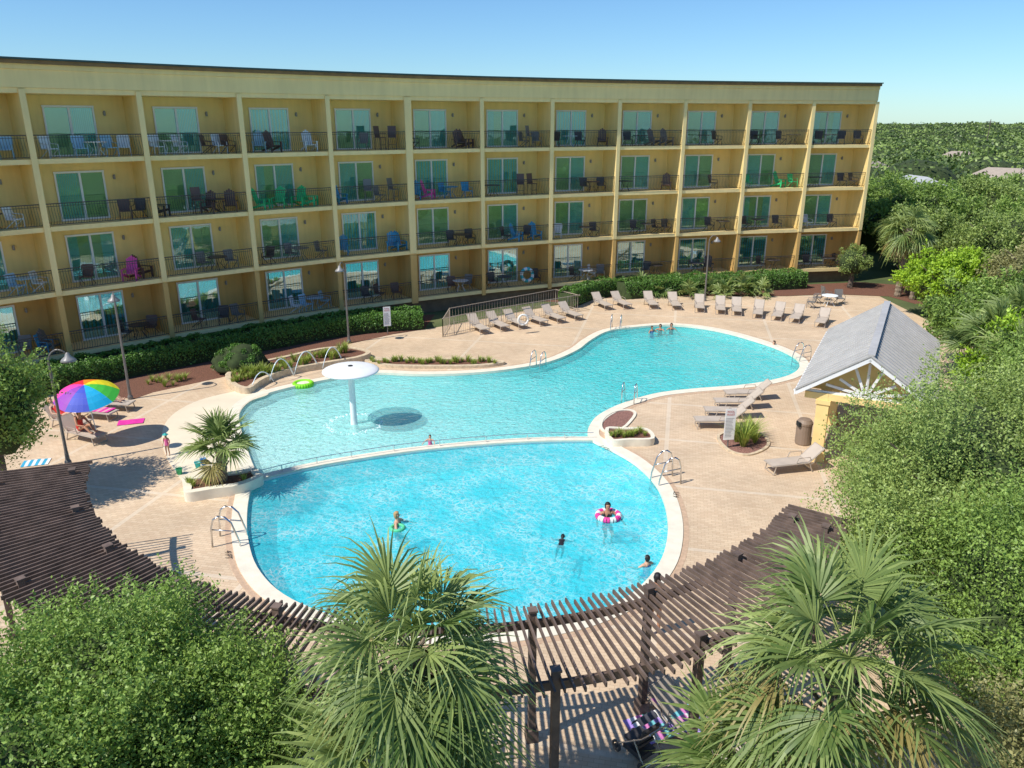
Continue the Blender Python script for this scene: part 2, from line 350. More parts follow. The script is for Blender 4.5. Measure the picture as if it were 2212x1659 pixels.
# ---------------- pool -------------
Ul=[(1272,940),(1275,922),(1292,900),(1330,879),(1380,861),(1430,849),(1500,841),(1590,834),(1650,826),(1705,812),(1728,795),(1722,775),(1682,753),(1620,732),(1560,716),(1500,706),(1440,702),(1380,706),(1315,715),(1275,735),(1245,757),(1185,782),(1100,798),(1000,807),(900,809),(810,806),(720,818),(640,834),(575,851),(535,868),(515,893),(518,925),(528,960),(540,995),(550,1025)]
Ll=[(538,1062),(531,1110),(533,1165),(553,1228),(610,1287),(720,1335),(850,1362),(1000,1372),(1130,1362),(1260,1335),(1360,1290),(1425,1222),(1445,1155),(1440,1095),(1418,1045),(1375,1002),(1325,972),(1285,953)]
Dv=[(540,1037),(650,1010),(760,990),(900,970),(1050,956),(1180,949),(1282,948)]
POOL=smooth([U2(*p) for p in Ul+Ll],5)
dvw=smooth_open([U2(*p) for p in Dv],6)
UP=smooth_open([U2(*p) for p in Ul],5)+dvw[1:-1]
LO=dvw[::-1]+smooth_open([U2(*p) for p in Ll],5)
hole=offset(POOL,.40)
deck_out=[U2(*p) for p in [(-400,905),(-200,868),(60,854),(180,850),(290,862),(330,848),(480,815),(560,795),(650,768),(760,742),(850,722),(915,712),(955,705),(1150,668),(1290,645),(1400,640),(1560,640),(1700,640),(1800,636),(1900,640),(2000,690),(2300,860),(2700,1300),(2700,2200),(-700,2200),(-900,1100)]]
sheet('ground',[[(-2500,-300),(2500,-300),(2500,4000),(-2500,4000)],offset(POOL,.36)],-.02,.01,M['ground'],kind='structure')
sheet('deck_pavement',[deck_out,hole],0,.016,M['paver'],kind='structure')
bed=[U2(*p) for p in [(-400,905),(-200,868),(60,854),(180,850),(290,862),(330,848),(480,815),(560,795),(650,768),(760,742),(850,722),(915,712)]]+[(-5,50),(-14,47),(-22,39),(-34,30)]
sheet('mulch_bed',[bed],-.008,.004,M['mulch'],kind='structure')
bed2=[U2(*p) for p in [(1230,655),(1290,644),(1400,639),(1560,639),(1700,639),(1800,635),(1920,640),(1990,660)]]+[(34,58),(27,60.8),(12,57.5),(2,54)]
sheet('mulch_bed',[bed2],-.006,.004,M['mulch'],kind='structure')
PL=thing('swimming_pool',(0,30,0),'free-form resort swimming pool with cream coping set in tan pavers','swimming pool')
sheet('coping',[offset(POOL,.42),offset(POOL,-.04)],.035,.12,M['cop'],PL)
sheet('border_paving',[offset(POOL,.60),offset(POOL,.40)],.006,.01,M['border'],PL)
def wallstrip(P,z0,z1,name,m,parent,flip=False):
    b=MB(); n=len(P)
    vs=[(p[0],p[1],z0) for p in P]+[(p[0],p[1],z1) for p in P]
    b.add(vs,[(i,(i+1)%n,n+(i+1)%n,n+i) for i in range(n)]); return b.obj(name,m,parent,world=True)
wallstrip(POOL,-1.2,.0,'basin_wall',M['pfloor'],PL)
sheet('basin_floor',[offset(UP,.05)],-.42,.02,M['pfloor'],PL)
sheet('basin_floor',[offset(LO,.05)],-1.05,.02,M['pfloor'],PL)
b=MB()
for i in range(len(dvw)-1):
    b.beam((*dvw[i],-.67),(*dvw[i+1],-.67),.26,1.3,1); b.beam((*dvw[i],.0),(*dvw[i+1],.0),.36,.06,0)
b.obj('dividing_wall',[M['cop'],M['pfloor']],PL,world=True)
b=MB()
for i in range(0,len(dvw)-1,4): b.cyl((*dvw[i],0),(*dvw[i],.28),.018,n=6)
b.tube([(*p,.27) for p in dvw],.014,5)
b.obj('divider_rope_rail',M['metal'],PL,world=True)
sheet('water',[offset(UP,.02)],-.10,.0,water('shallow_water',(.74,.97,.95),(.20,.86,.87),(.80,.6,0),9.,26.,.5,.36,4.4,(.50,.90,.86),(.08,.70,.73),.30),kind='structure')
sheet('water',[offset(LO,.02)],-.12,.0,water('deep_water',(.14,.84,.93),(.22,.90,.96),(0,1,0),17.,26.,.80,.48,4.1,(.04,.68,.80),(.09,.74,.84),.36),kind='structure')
beach=smooth([U2(*p) for p in [(555,1040),(480,1046),(410,1048),(372,1010),(352,965),(353,925),(378,893),(430,866),(500,848),(560,838),(580,852),(540,868),(518,893),(520,925),(530,960),(542,995)]],5)
sheet('beach_entry',[beach],.03,.03,M['beach'],PL)
def textmesh(txt,size,m,name='depth_marker',parent=None,mtx=None):
    cu=bpy.data.curves.new('t','FONT'); cu.body=txt; cu.size=size; cu.align_x='CENTER'; cu.align_y='CENTER'; cu.extrude=.001
    o=bpy.data.objects.new('t',cu); COL.objects.link(o); dg=bpy.context.evaluated_depsgraph_get()
    me=bpy.data.meshes.new_from_object(o.evaluated_get(dg)); bpy.data.objects.remove(o)
    me.transform(mtx); 
    if parent is not None and parent.type=='EMPTY' and name=='depth_marker': me.transform(Matrix.Translation(-parent.location))
    me.materials.clear(); me.materials.append(m); return link(name,me,parent)
ink=cm('black_ink',(.02,.02,.02))
for (x,y,a,t) in [(492,1198,-70,'4 FT'),(1461,1068,75,'4 FT'),(790,800,5,'3 FT'),(1305,967,-60,'3 FT'),(1230,768,30,'3 FT')]:
    p=U(x,y,.04); textmesh(t,.26,ink,parent=PL,mtx=Matrix.Translation(p)@Matrix.Rotation(radians(a),4,'Z'))

# ---------------- hotel -------------
hd=[47,44,41,38,34,30,25,22,18,15,12,10]; BW=5.0
P=[Vector((-21.7,37.1))]
P.insert(0,P[0]-BW*Vector((cos(radians(47)),sin(radians(47)))))
for a in hd[1:]: P.append(P[-1]+BW*Vector((cos(radians(a)),sin(radians(a)))))
NP=len(P); FH=3.05; Z1=1.0; DEP=2.0
nr=[]
for i in range(NP):
    a=radians((hd[max(i-1,0)]+hd[min(i,NP-2)])/2); nr.append(Vector((-sin(a),cos(a))))
def off(i,d): return P[i]+nr[i]*d
HT=thing('hotel_building',(0,50,0),'four storey yellow stucco hotel with deep balconies in a gentle curve','hotel')
def band(b,d0,d1,z0,z1,mi=0):
    n=NP; vs=[]
    for i in range(n):
        A,D=off(i,d0),off(i,d1); vs+=[(*A,z0),(*D,z0),(*D,z1),(*A,z1)]
    fs=[(0,1,2,3),(4*n-1,4*n-2,4*n-3,4*n-4)]
    for i in range(n-1):
        for e in range(4):
            f=(e+1)%4; fs.append((4*i+e,4*i+4+e,4*i+4+f,4*i+f))
    b.add(vs,fs,mi)
for k in range(5):
    b=MB(); band(b,0,DEP+.3,Z1+k*FH-.11,Z1+k*FH+.11); b.obj('balcony_slab',[M['edge']],HT,world=True)
for k in range(1,4):
    b=MB(); band(b,DEP,14,Z1+k*FH+.115,Z1+(k+1)*FH-.115); b.obj('wall',M['wall'],HT,world=True)
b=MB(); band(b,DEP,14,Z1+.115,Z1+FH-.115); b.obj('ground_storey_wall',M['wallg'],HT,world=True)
b=MB(); band(b,.35,14,-.3,Z1-.115); b.obj('foundation_wall',M['base'],HT,world=True)
for i in range(NP):
    w=.42 if i==5 else .24
    a=atan2(nr[i].y,nr[i].x); c=off(i,(DEP+.02)/2-.03)
    for k in range(4):
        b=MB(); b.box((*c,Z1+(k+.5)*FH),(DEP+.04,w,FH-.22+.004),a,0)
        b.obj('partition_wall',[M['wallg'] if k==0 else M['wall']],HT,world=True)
    w+=.02; c=off(i,-.04); b=MB()
    b.box((*c,Z1+FH+ (4*FH-FH)/2),(.09,w,3*FH+.1),a,0)
    c=off(i,-.035); b.box((*c,Z1+FH/2-.2),(.08,w-.01,FH+.02),a,1)
    b.obj('pilaster',[M['edge'],M['wallg']],HT,world=True)
b=MB(); zc=Z1+4*FH
band(b,-.05,14,zc+.115,zc+.88,0); band(b,-.12,14.1,zc+.883,zc+1.10,0); band(b,-.3,14.2,zc+1.103,zc+1.26,1); band(b,-.45,14.3,zc+1.263,zc+1.34,2)
b.obj('roof_parapet',[M['edge'],M['cap'],M['capg']],HT,world=True)
RL=BW-.26
b=MB(); nbar=40
for i in range(nbar+1):
    s=-RL/2+RL*i/nbar
    b.tube([(s,0,.09),(s,-.10,.22),(s,-.13,.36),(s,-.06,.55),(s,0,.75),(s,0,1.02)],.010,3,cap=False)
b.box((0,0,1.04),(RL,.06,.04)); b.box((0,0,.08),(RL,.04,.03)); b.box((0,0,.92),(RL,.03,.02))
railme=b.mesh('balcony_railing',[M['rail']])
DW,DH=2.2,2.32
b=MB()
for z in (.05,DH): b.box((0,-.03,z),(DW+.1,.08,.09))
for x in (-DW/2,DW/2): b.box((x,-.03,DH/2),(.08,.078,DH))
b.box((.0,-.032,DH/2),(.10,.07,DH-.1)); b.box((-.06,.0,DH/2),(.04,.03,DH-.1))
b.box((0,.012,DH/2),(DW,.01,DH),mi=1)  # near-black panel stands in for the unlit room behind the panes
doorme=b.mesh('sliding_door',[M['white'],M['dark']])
def curt(x0,x1):
    b=MB(); n=22; vs=[];fs=[]
    for i in range(n+1):
        x=x0+(x1-x0)*i/n; y=-.005+.008*(i%2)
        vs+=[(x,y,.1),(x,y,DH-.06)]
    for i in range(n): fs.append((2*i,2*i+2,2*i+3,2*i+1))
    b.add(vs,fs); return b.mesh('curtain',[M['curt']])
curts=[curt(-1.05,-.1),curt(.1,1.05),curt(-1.05,1.05),curt(-1.05,-.6),curt(.5,1.05)]
def glassmesh(m):
    b=MB(); b.box((-.55,-.025,DH/2),(1.0,.004,DH-.12)); b.box((.55,-.037,DH/2),(1.0,.004,DH-.12)); return b.mesh('glass_pane',[m])
glme,glmg=glassmesh(M['glass']),glassmesh(M['glassg'])
b=MB(); b.lathe([(.0,.14),(.05,.13),(.06,0),(.05,-.1),(0,-.11)],(0,-.1,0),8); b.box((0,-.03,0),(.1,.06,.16)); lampme=b.mesh('wall_lamp',[M['lampsh']])
def bay(i,s,d,z):
    a=radians(hd[i]); u=Vector((cos(a),sin(a))); n=Vector((-sin(a),cos(a)))
    q=P[i]+u*s+n*d; return Vector((q.x,q.y,z)),a
HB=HT.location
for k in range(4):
    for i in range(NP-1):
        z=Z1+k*FH+.112
        q,a=bay(i,BW/2,.06,z); link('balcony_railing',railme,HT,q-HB,a)
        A,B=off(i,DEP),off(i+1,DEP); u=(B-A).normalized(); aa=atan2(u.y,u.x)
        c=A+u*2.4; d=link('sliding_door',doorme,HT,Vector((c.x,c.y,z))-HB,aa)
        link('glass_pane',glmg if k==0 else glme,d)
        r=random.random()
        cs=[0] if r<.2 else [1] if r<.58 else [2] if r<.70 else [3,1] if r<.82 else [3,4] if r<.92 else []
        if k==0: cs=[2] if r<.55 else [1,3]  # more curtains on the ground floor, standing in for cyan pool reflections
        for q2 in cs: link('curtain',curts[q2],d)
        c=A+u*4.0; link('wall_lamp',lampme,HT,Vector((c.x,c.y,z+2.0))-HB,aa)
def chair(col):
    b=MB()
    b.box((0,0,.42),(.50,.50,.04)); b.box((0,.27,.70),(.50,.035,.58),mtx=Matrix.Rotation(-.2,3,'X'))
    for x in(-.27,.27):
        b.tube([(x,-.26,0),(x,-.26,.62),(x,.2,.66),(x,.30,.95)],.02,5); b.tube([(x,-.24,.42),(x,.3,0)],.02,5)
    return b.mesh('patio_chair',[M['c'+col]])
def adir(col):
    b=MB(); R=Matrix.Rotation
    for j in range(5):
        x=-.22+.11*j; b.box((x,-.05,.33),(.095,.55,.03),mtx=R(-.2,3,'X')); b.box((x,.33,.68+.04*(2-abs(j-2))),(.095,.03,.78+.06*(2-abs(j-2))),mtx=R(-.35,3,'X'))
    for x in(-.33,.33):
        b.box((x,.0,.56),(.13,.75,.03)); b.box((x,-.3,.28),(.05,.1,.56)); b.box((x*.93,.15,.2),(.04,.85,.11),mtx=R(-.3,3,'X'))
    return b.mesh('adirondack_chair',[M['c'+col]])
def high(col):
    b=MB()
    b.box((0,0,.72),(.5,.48,.04)); b.box((0,.24,1.05),(.5,.03,.65),mtx=Matrix.Rotation(-.15,3,'X'))
    for x in(-.24,.24):
        for y in(-.22,.22): b.cyl((x,y,0),(x*.95,y*.95,.72),.022,n=5)
        b.box((x,0,.95),(.06,.5,.03))
    b.box((0,-.22,.3),(.48,.03,.03)); return b.mesh('bar_chair',[M['c'+col]])
def table(col):
    b=MB(); b.lathe([(0,.72),(.52,.72),(.54,.70),(.52,.68),(0,.68)],n=16)
    for j in range(4):
        a=pi/4+j*pi/2; b.tube([(.4*cos(a),.4*sin(a),0),(.15*cos(a),.15*sin(a),.35),(.38*cos(a),.38*sin(a),.69)],.018,5)
    return b.mesh('patio_table',[M['c'+col]])
fc={}
KN={'c':('patio_chair',chair,'patio chair'),'a':('adirondack_chair',adir,'adirondack chair'),'h':('bar_chair',high,'bar chair'),'t':('patio_table',table,'patio table')}
CN={'W':'white','D':'black','B':'blue','G':'bright green','P':'hot pink','N':'dark brown','T':'grey','L':'pale blue'}
def furn(k,i,spec):
    for w in spec.split():
        kd,co,s=w[0],w[1],float(w[2:])
        if kd+co not in fc: fc[kd+co]=KN[kd][1](co)
        q,a=bay(i,s,random.uniform(.55,.95),Z1+k*FH+.112)
        link(KN[kd][0],fc[kd+co],loc=q,rz=a+random.uniform(-.9,.9),label=f"{CN[co]} {KN[kd][2]} on a hotel balcony",cat=KN[kd][2],group='furniture on the hotel balconies')
SPEC={(3,0):'cL4.2 tL3.4',(3,1):'cW.9 cL2.2 tW2.9 cL3.6 cW4.3',(3,2):'cW.8 tW1.4 cW2.0 cW4.0 cN4.4 cN3.4',(3,3):'aL1.2 aN1.9 aW4.0',(3,4):'cT2.3 hN3.4 hN4.2',(3,5):'cD.6 aN3.7 aN4.3',(3,6):'cT3.4 cT4.2 hT3.8',
(3,7):'cD.7 tL1.6 cD2.4 aN4.2',(3,8):'cD1 tD2.0 aT3.2 aT4.1',(3,9):'tD2 cD3.1',(3,10):'tD1.5 cD1 cD3 tD4',(3,11):'cD1 tD2 cD2.8 cD4.2',
(2,0):'cW3.9 tD3',(2,1):'cN3.8 cD4.5',(2,2):'aD.6 hN2.5 aN3.0 aN4.2 tD3.5',(2,3):'aG.9 aG2.0 aG3.2 aG3.9',(2,4):'aB.7 hT2.5 cT3.2 hT4.2',(2,5):'aB.6 aP1.6 tB3.1 cB2.7 cB4.2',(2,6):'tD1 hN3.0 hN3.9',
(2,7):'cD3 tN3.6 cD4.3',(2,8):'tD1 aN4.2',(2,9):'cD3',(2,10):'cG.8 aG3.4 cG4.3',(2,11):'tD1.3 cD3.5 cD4.3',
(1,0):'cL3.5 tL4 cW4.5',(1,1):'cN1.6 aP3.6 aN4.3',(1,2):'tD3.1 cT2.5 cT3.9',(1,3):'cD1 cT2.5 tT3 cT4.3',(1,4):'aB.7 aB3.9 aB4.4',(1,5):'cD3 tD3.7 cD4.4',(1,6):'cD2 aB2.8 aB4.2 cD3.5',
(1,7):'cW.9 tD3 cD3.7',(1,8):'cD2 tD2.9 cD3.7 cD4.4',(1,9):'tD4 cD3',(1,10):'cD1 tD2 cD3.5',(1,11):'cW1 cD3',
(0,0):'cB4.2 aT4.5 cT3.4',(0,1):'cD3 cN4.3 tD3.6',(0,2):'cD3.1 cT3.9 cN1.8',(0,3):'cL3 tL3.7 cL4.4 cW2.4',(0,4):'cD2 cN3 cN4',(0,5):'cN3 tW3.6 cT4.2',(0,6):'cD4.3 tD1.8 cD1',
(0,7):'tW3.1 cW3.8 cT4.3 cD2.2',(0,8):'cD3 tD3.8',(0,9):'aD3.2 tD2',(0,10):'cD2.5 tD3.4',(0,11):'cD1.4 tD3 cD3.9'}
for (k,i),s in SPEC.items(): furn(k,i,s)

# ---------------- fence, hedge -------------
def hedge(pts,w,h,nl,seed,label,top=0.):
    pts=smooth_open(pts,4); r=np.random.default_rng(seed); A=np.array(pts); seg=np.linalg.norm(np.diff(A,axis=0),axis=1); cum=np.concatenate([[0],np.cumsum(seg)])
    s=r.uniform(0,cum[-1],nl); x=np.interp(s,cum,A[:,0]); y=np.interp(s,cum,A[:,1])
    i=np.clip(np.searchsorted(cum,s)-1,0,len(seg)-1); t=np.diff(A,axis=0)[i]/seg[i][:,None]; nn=np.stack([-t[:,1],t[:,0]],1)
    th=r.uniform(0,pi,nl); cs,sn=np.cos(th),np.sin(th); pw=.35
    o=np.sign(cs)*np.abs(cs)**pw; zz=np.abs(sn)**pw
    wob=np.array([noise.noise(Vector((q*.9,seed,0))) for q in s])*.2+np.array([noise.noise(Vector((q*3,seed,5))) for q in s])*.12
    C=np.stack([x+nn[:,0]*o*w*.5*(1+wob*.6),y+nn[:,1]*o*w*.5*(1+wob*.6),zz*h*(1+wob)*r.uniform(.9,1.05,nl)],1)
    No=np.stack([nn[:,0]*cs,nn[:,1]*cs,sn],1)
    V,Q=leaves(C,No,.11,.55)
    k=len(A); cv=[];cq=[]
    for j in range(k):
        t2=A[min(j+1,k-1)]-A[max(j-1,0)]; t2=t2/np.linalg.norm(t2); n2=np.array([-t2[1],t2[0]])*w*.42
        cv+=[(*(A[j]-n2),0),(*(A[j]-n2),h*.8),(*(A[j]+n2),h*.8),(*(A[j]+n2),0)]
        if j<k-1:
            for e in range(3): cq.append((4*j+e,4*j+e+1,4*j+e+5,4*j+e+4))
    cq+=[(0,3,2,1),(4*k-4,4*k-3,4*k-2,4*k-1)]
    V2=np.concatenate([V,np.array(cv)]); Q2=np.concatenate([Q,np.array(cq)+len(V)])
    o0=np.array([A[0][0],A[0][1],0]); me=npmesh('hedge',V2-o0,Q2,[M['hedge'],M['shrub']],[0]*nl+[1]*len(cq),np.concatenate([r.uniform(0,1,nl),np.zeros(len(cq))]))
    link('hedge',me,loc=tuple(o0),label=label,cat='hedge')
hedge([off(0,-1.6)[:]]+[off(i,-1.6)[:] for i in range(1,5)]+[U2(912,705)],1.9,1.15,36000,3,'clipped dark green hedge beneath the ground floor balconies')
hedge([U2(1222,665),U2(1290,640),U2(1400,631),U2(1500,628)],1.2,1.2,12000,5,'clipped green hedge behind the far sun loungers')
hedge([off(8,-1.3)[:],off(9,-1.3)[:],off(10,-1.3)[:],off(11,-1.2)[:]],1.6,1.3,15000,6,'clipped green hedge along the hotel base')
q=U(523,800); BT=thing('round_bush',q,'rounded clipped green bush in the mulch bed','bush')
crown('foliage',(0,0,.5),(1.25,1.1,.85),60,12000,.09,(M['hedge'],M['shrub']),11,BT,.95,(.2,.3),-.9,(.8,.95))
def fence(pts,h,label,step=.16,sm=True,base=0.):
    b=MB(); pts=smooth_open(pts,3) if sm else pts
    for i in range(len(pts)-1):
        a=Vector((*pts[i],base)); c=Vector((*pts[i+1],base)); l=(c-a).length; n=max(1,int(l/step))
        b.beam(a+Vector((0,0,h)),c+Vector((0,0,h)),.035,.035); b.beam(a+Vector((0,0,.12)),c+Vector((0,0,.12)),.025,.025)
        for j in range(n): q=a.lerp(c,j/n); b.cyl(q,q+Vector((0,0,h)),.007,n=4,cap=False)
        b.box(a+Vector((0,0,h/2)),(.045,.045,h+.05))
    return b.obj('metal_fence',M['frame'],label=label,cat='fence')
fence([U2(957,728),U2(1050,708),U2(1150,690),U2(1252,672)],1.1,'bronze metal fence guarding the ramp beside the loungers')
fence([U2(957,728),U2(972,702),U2(1200,658),U2(1252,672)],1.05,'bronze metal railing around the lower entrance',.22,sm=False)
q=U(1130,688,.9)
b=MB(); b.tube([(.30*cos(t),0,.30*sin(t)) for t in [2*pi*j/20 for j in range(21)]],.07,8)
b.obj('life_ring',cm('ring_white',(.8,.78,.72)),smooth=True,loc=(q.x,q.y-.12,.85),rz=radians(20),label='white life ring hanging on the ramp fence',cat='life ring')

# ---------------- pavilion -------------
e=Vector((10.2,26.8)); dd=Vector((.46,.888)).normalized(); pp=Vector((dd.y,-dd.x)); Ln=9.5; W=2.3; ze=2.75; zr=4.3
PV=thing('pavilion',(13.5,30.,0),'open pavilion with grey metal gable roof and yellow columns','pavilion')
A=e; B_=e+dd*Ln; Rf=e+pp*W; Rb=Rf+dd*Ln; C_=e+pp*2*W; D_=C_+dd*Ln
b=MB()
def slope(p,q,r,s,th=.07):
    vs=[Vector(v) for v in (p,q,r,s)]; vs+= [v-Vector((0,0,th)) for v in vs]
    b.add(vs,[(0,1,2,3),(7,6,5,4),(0,4,5,1),(1,5,6,2),(2,6,7,3),(3,7,4,0)])
slope((*A,ze),(*Rf,zr),(*Rb,zr),(*B_,ze)); slope((*Rf,zr),(*C_,ze),(*D_,ze),(*Rb,zr))
n=24
for i in range(n+1):
    o=dd*(Ln*i/n)
    b.beam((*(A+o),ze+.02),(*(Rf+o),zr+.02),.035,.06); b.beam((*(C_+o),ze+.02),(*(Rf+o),zr+.02),.035,.06)
b.beam((*Rf,zr+.04),(*Rb,zr+.04),.25,.05)
b.obj('roof',M['roofm'],PV,world=True)
def L3(s,t,z): q=e+pp*s+dd*t; return Vector((q.x,q.y,z))
for t in(.5,Ln/2,Ln-.5):
    for s in(.95,2*W-.95):
        b=MB(); az=atan2(dd.y,dd.x)
        b.box(L3(s,t,1.2),(.42,.42,2.4),az); b.box(L3(s,t,.2),(.52,.52,.4),az); b.box(L3(s,t,2.32),(.5,.5,.16),az); b.obj('column',M['stuc'],PV,world=True)
b=MB()
for s in(.95,2*W-.95): b.beam(L3(s,.3,2.53),L3(s,Ln-.3,2.53),.3,.26)
for t in(.45,Ln-.45): b.beam(L3(.3,t,2.525),L3(2*W-.3,t,2.525),.28,.24)
b.add([L3(.3,.75,2.66),L3(2*W-.3,.75,2.66),L3(W,.75,4.1)],[(0,1,2)])
b.obj('gable_wall',M['stuc'],PV,world=True)
b=MB()
b.beam(L3(-.02,.03,ze-.1),L3(W,.03,zr-.1),.06,.2); b.beam(L3(2*W+.02,.03,ze-.1),L3(W,.03,zr-.1),.06,.2)
b.beam(L3(-.02,.03,ze-.12),L3(-.02,Ln,ze-.12),.05,.16)
for a in (20,45,68,90,112,135,160):
    a=radians(a); l=(1.38 if abs(a-pi/2)<.1 else 1.28 if abs(a-pi/2)<.6 else 1.35 if abs(a-pi/2)<.9 else 1.5)*.95
    b.beam(L3(W+cos(a)*.15,.4,2.72+sin(a)*.1),L3(W+cos(a)*l,.4,2.68+sin(a)*min(l,1.4)*(.95 if abs(cos(a))<.5 else .62)),.06,.09)
b.beam(L3(.3,.4,2.68),L3(2*W-.3,.4,2.68),.08,.1)
b.obj('white_trim',M['white'],PV,world=True)
b=MB(); b.lathe([(0,0),(.27,0),(.29,.05),(.29,.8),(.31,.82),(.31,.9),(.22,1.02),(0,1.05)],n=18); b.box((-.27,-.1,.86),(.1,.28,.16),mi=1)
b.obj('trash_bin',[cm('bin_brown',(.26,.19,.14)),M['dark']],smooth=False,loc=U(1733,958),label='brown round trash bin beside the pavilion column',cat='trash bin')

# ---------------- pergola -------------
PG=thing('pergola',(-1.8,11.5,0),'long curved dark brown timber pergola wrapping around the pool','pergola')
pc=Vector((-1.8,23.5)); r0,r1=10.5,13.0; zt=2.9
def PR(r,a,z): return Vector((pc.x+r*cos(a),pc.y+r*sin(a),z))
b=MB(); a0,a1=radians(199),radians(325); ns=158
for i in range(ns+1):
    a=a0+(a1-a0)*i/ns; j=random.uniform(-.06,.06); rr=r1-(1.1*max(0,(a-radians(292))/radians(33)))
    b.beam(PR(r0+j,a,zt+random.uniform(-.01,.01)),PR(rr+j,a+random.uniform(-.001,.001),zt),.034,.09)
b.obj('slats',M['brown'],PG,world=True)
for r in (r0+.35,r1-.4):
    b=MB(); pr=None
    for i in range(37):
        a=a0+(a1-a0)*i/36; rr=r if r<11.5 else r-(1.1*max(0,(a-radians(292))/radians(33)))
        q=PR(rr,a,zt-.16)
        if pr: b.beam(pr,q,.07,.17)
        pr=q
    b.obj('beam',M['brown'],PG,world=True)
for i in range(10):
    a=a0+radians(4)+(a1-a0-radians(8))*i/9
    for r in (r0+.35,r1-.4):
        rr=r if r<11.5 else r-(1.1*max(0,(a-radians(292))/radians(33)))
        b=MB(); q=PR(rr,a,0); b.box(q+Vector((0,0,1.52)),(.14,.14,3.04),a); b.box(q+Vector((0,0,.15)),(.24,.24,.3),a); b.box(q+Vector((0,0,3.06)),(.18,.18,.04),a)
        b.obj('post',M['brown'],PG,world=True)

# ---------------- mushroom fountain -------------
q=Vector((-6.6,30.7,-.41))
MF=thing('mushroom_fountain',q,'white mushroom shaped fountain standing in the shallow pool','fountain')
b=MB(); b.lathe([(.24,0),(.2,.12),(.15,.25),(.13,.6),(.125,2.4),(.16,2.64)],n=24); b.obj('stem',M['white'],MF,smooth=True)
prof=[(.14,2.62),(.8,2.60),(1.08,2.59)]+[(1.08+.07*cos(t),2.64+.05*sin(t)) for t in [radians(a) for a in (-60,-20,20,60)]]+[(1.0,2.735),(.85,2.77),(.6,2.81),(.3,2.835),(.1,2.84),(0,2.84)]
b=MB(); b.lathe(prof,n=72); b.obj('cap',M['white'],MF,smooth=True)
b=MB(); b.lathe([(.10,2.83),(.10,2.86),(0,2.86)],n=12); b.obj('water_outlet',M['dark'],MF)
b=MB()
for i in range(170):
    a=random.uniform(0,2*pi); r=1.12+random.gauss(0,.08); b.lathe([(random.uniform(.012,.045),0),(.012,.010),(0,.012)],(r*cos(a),r*sin(a),.312),5)
b.obj('foam_ring',cm('foam',(.85,.95,.95)),MF,smooth=True)

# ---------------- planters, jets, small beds -------------
def planter(loop,h,label,soil=M['mulch'],w=.25,wm='brick'):
    lp=smooth([U2(*p) for p in loop],4); c=Vector((sum(p[0] for p in lp)/len(lp),sum(p[1] for p in lp)/len(lp),0))
    T=thing('planter',c,label,'planter'); sheet('planter_wall',[lp,offset(lp,-w)],h,h,M[wm],T); sheet('soil',[offset(lp,-w+.01)],h-.05,h-.06,soil,T); return T,lp
planter([(488,822),(520,806),(560,793),(620,780),(690,764),(750,760),(800,770),(780,783),(700,797),(620,812),(570,832),(540,852),(505,846)],.32,'curved brick planter with grasses along the shallow pool')
planter([(790,782),(900,780),(1000,778),(1060,780),(1092,787),(1040,795),(930,797),(830,794)],.15,'low curved brick planter filled with yellow flowering plants')
planter([(1300,905),(1325,890),(1360,886),(1375,895),(1362,915),(1345,928),(1310,935),(1295,925)],.06,'small kidney shaped bed of reddish mulch beside the pool',M['mulch2'],.12,'cop')
planter([(1308,938),(1350,938),(1398,940),(1412,962),(1360,965),(1318,965)],.3,'small cream planter box with green grass',w=.15,wm='cop')
planter([(1548,942),(1600,930),(1650,940),(1662,965),(1620,985),(1572,975)],.06,'small mulch bed around the rules sign',M['mulch2'],.12)
planter([(398,1052),(432,1046),(475,1041),(515,1036),(552,1030),(562,1038),(568,1048),(520,1068),(465,1076),(405,1085),(400,1070)],.35,'cream planter box holding a small fan palm',wm='cop')
random.seed(3)
def blades(n,h,sp,wd):
    C=[];Qs=[];rn=[]
    for i in range(n):
        a=random.uniform(0,2*pi); l=h*random.uniform(.6,1.1); t=random.uniform(.1,.6)*sp; r=random.uniform(0,.07)
        p=Vector((r*cos(a),r*sin(a),0)); sd=Vector((-sin(a),cos(a),0))*wd
        k=len(C); pts=[p,p+Vector((cos(a)*t*.35*l,sin(a)*t*.35*l,l*.55)),p+Vector((cos(a)*t*l,sin(a)*t*l,l*(1-.25*t)))]
        C+=[pts[0]-sd,pts[0]+sd,pts[1]-sd,pts[1]+sd,pts[2]-sd*.1,pts[2]+sd*.1]; Qs+=[(k,k+1,k+3,k+2),(k+2,k+3,k+5,k+4)]; rn+=[random.random()]*2
    return npmesh('ornamental_grass',[tuple(c) for c in C],Qs,[M['grass']],None,rn)
tuft=[blades(60,.5,1.1,.012),blades(45,.35,1.4,.014),blades(90,.8,1.6,.012)]
def tufts(pl,z,idx,label,sc=1.):
    for x,y in pl:
        p=U(x,y,0); p.z=z; o=link('ornamental_grass',tuft[idx],loc=p,rz=random.uniform(0,6),label=label,cat='grass clump',group='ornamental grasses in the pool beds'); s=sc*random.uniform(.7,1.35); o.scale=(s,s,s)
tufts([(510+ (i*8.6)+random.uniform(-4,4),829-i*2.0+random.uniform(-7,7)) for i in range(29)],.27,0,'green grass clump in the brick planter',1.05)
tufts([(505+i*9,838-i*2.2) for i in range(12)],.27,1,'green grass clump in the brick planter')
tufts([(800+i*9.5+random.uniform(-3,3),788+random.uniform(-4,4)) for i in range(29)],.1,1,'yellow green plant in the low planter',.95)
tufts([(1320+i*9,952+random.uniform(-6,6)) for i in range(9)],.25,1,'green grass in the small planter box',.85)
tufts([(1590,955),(1612,948),(1630,958),(1605,965),(1625,945)],.03,2,'tall green grass clump beside the rules sign',1.1)
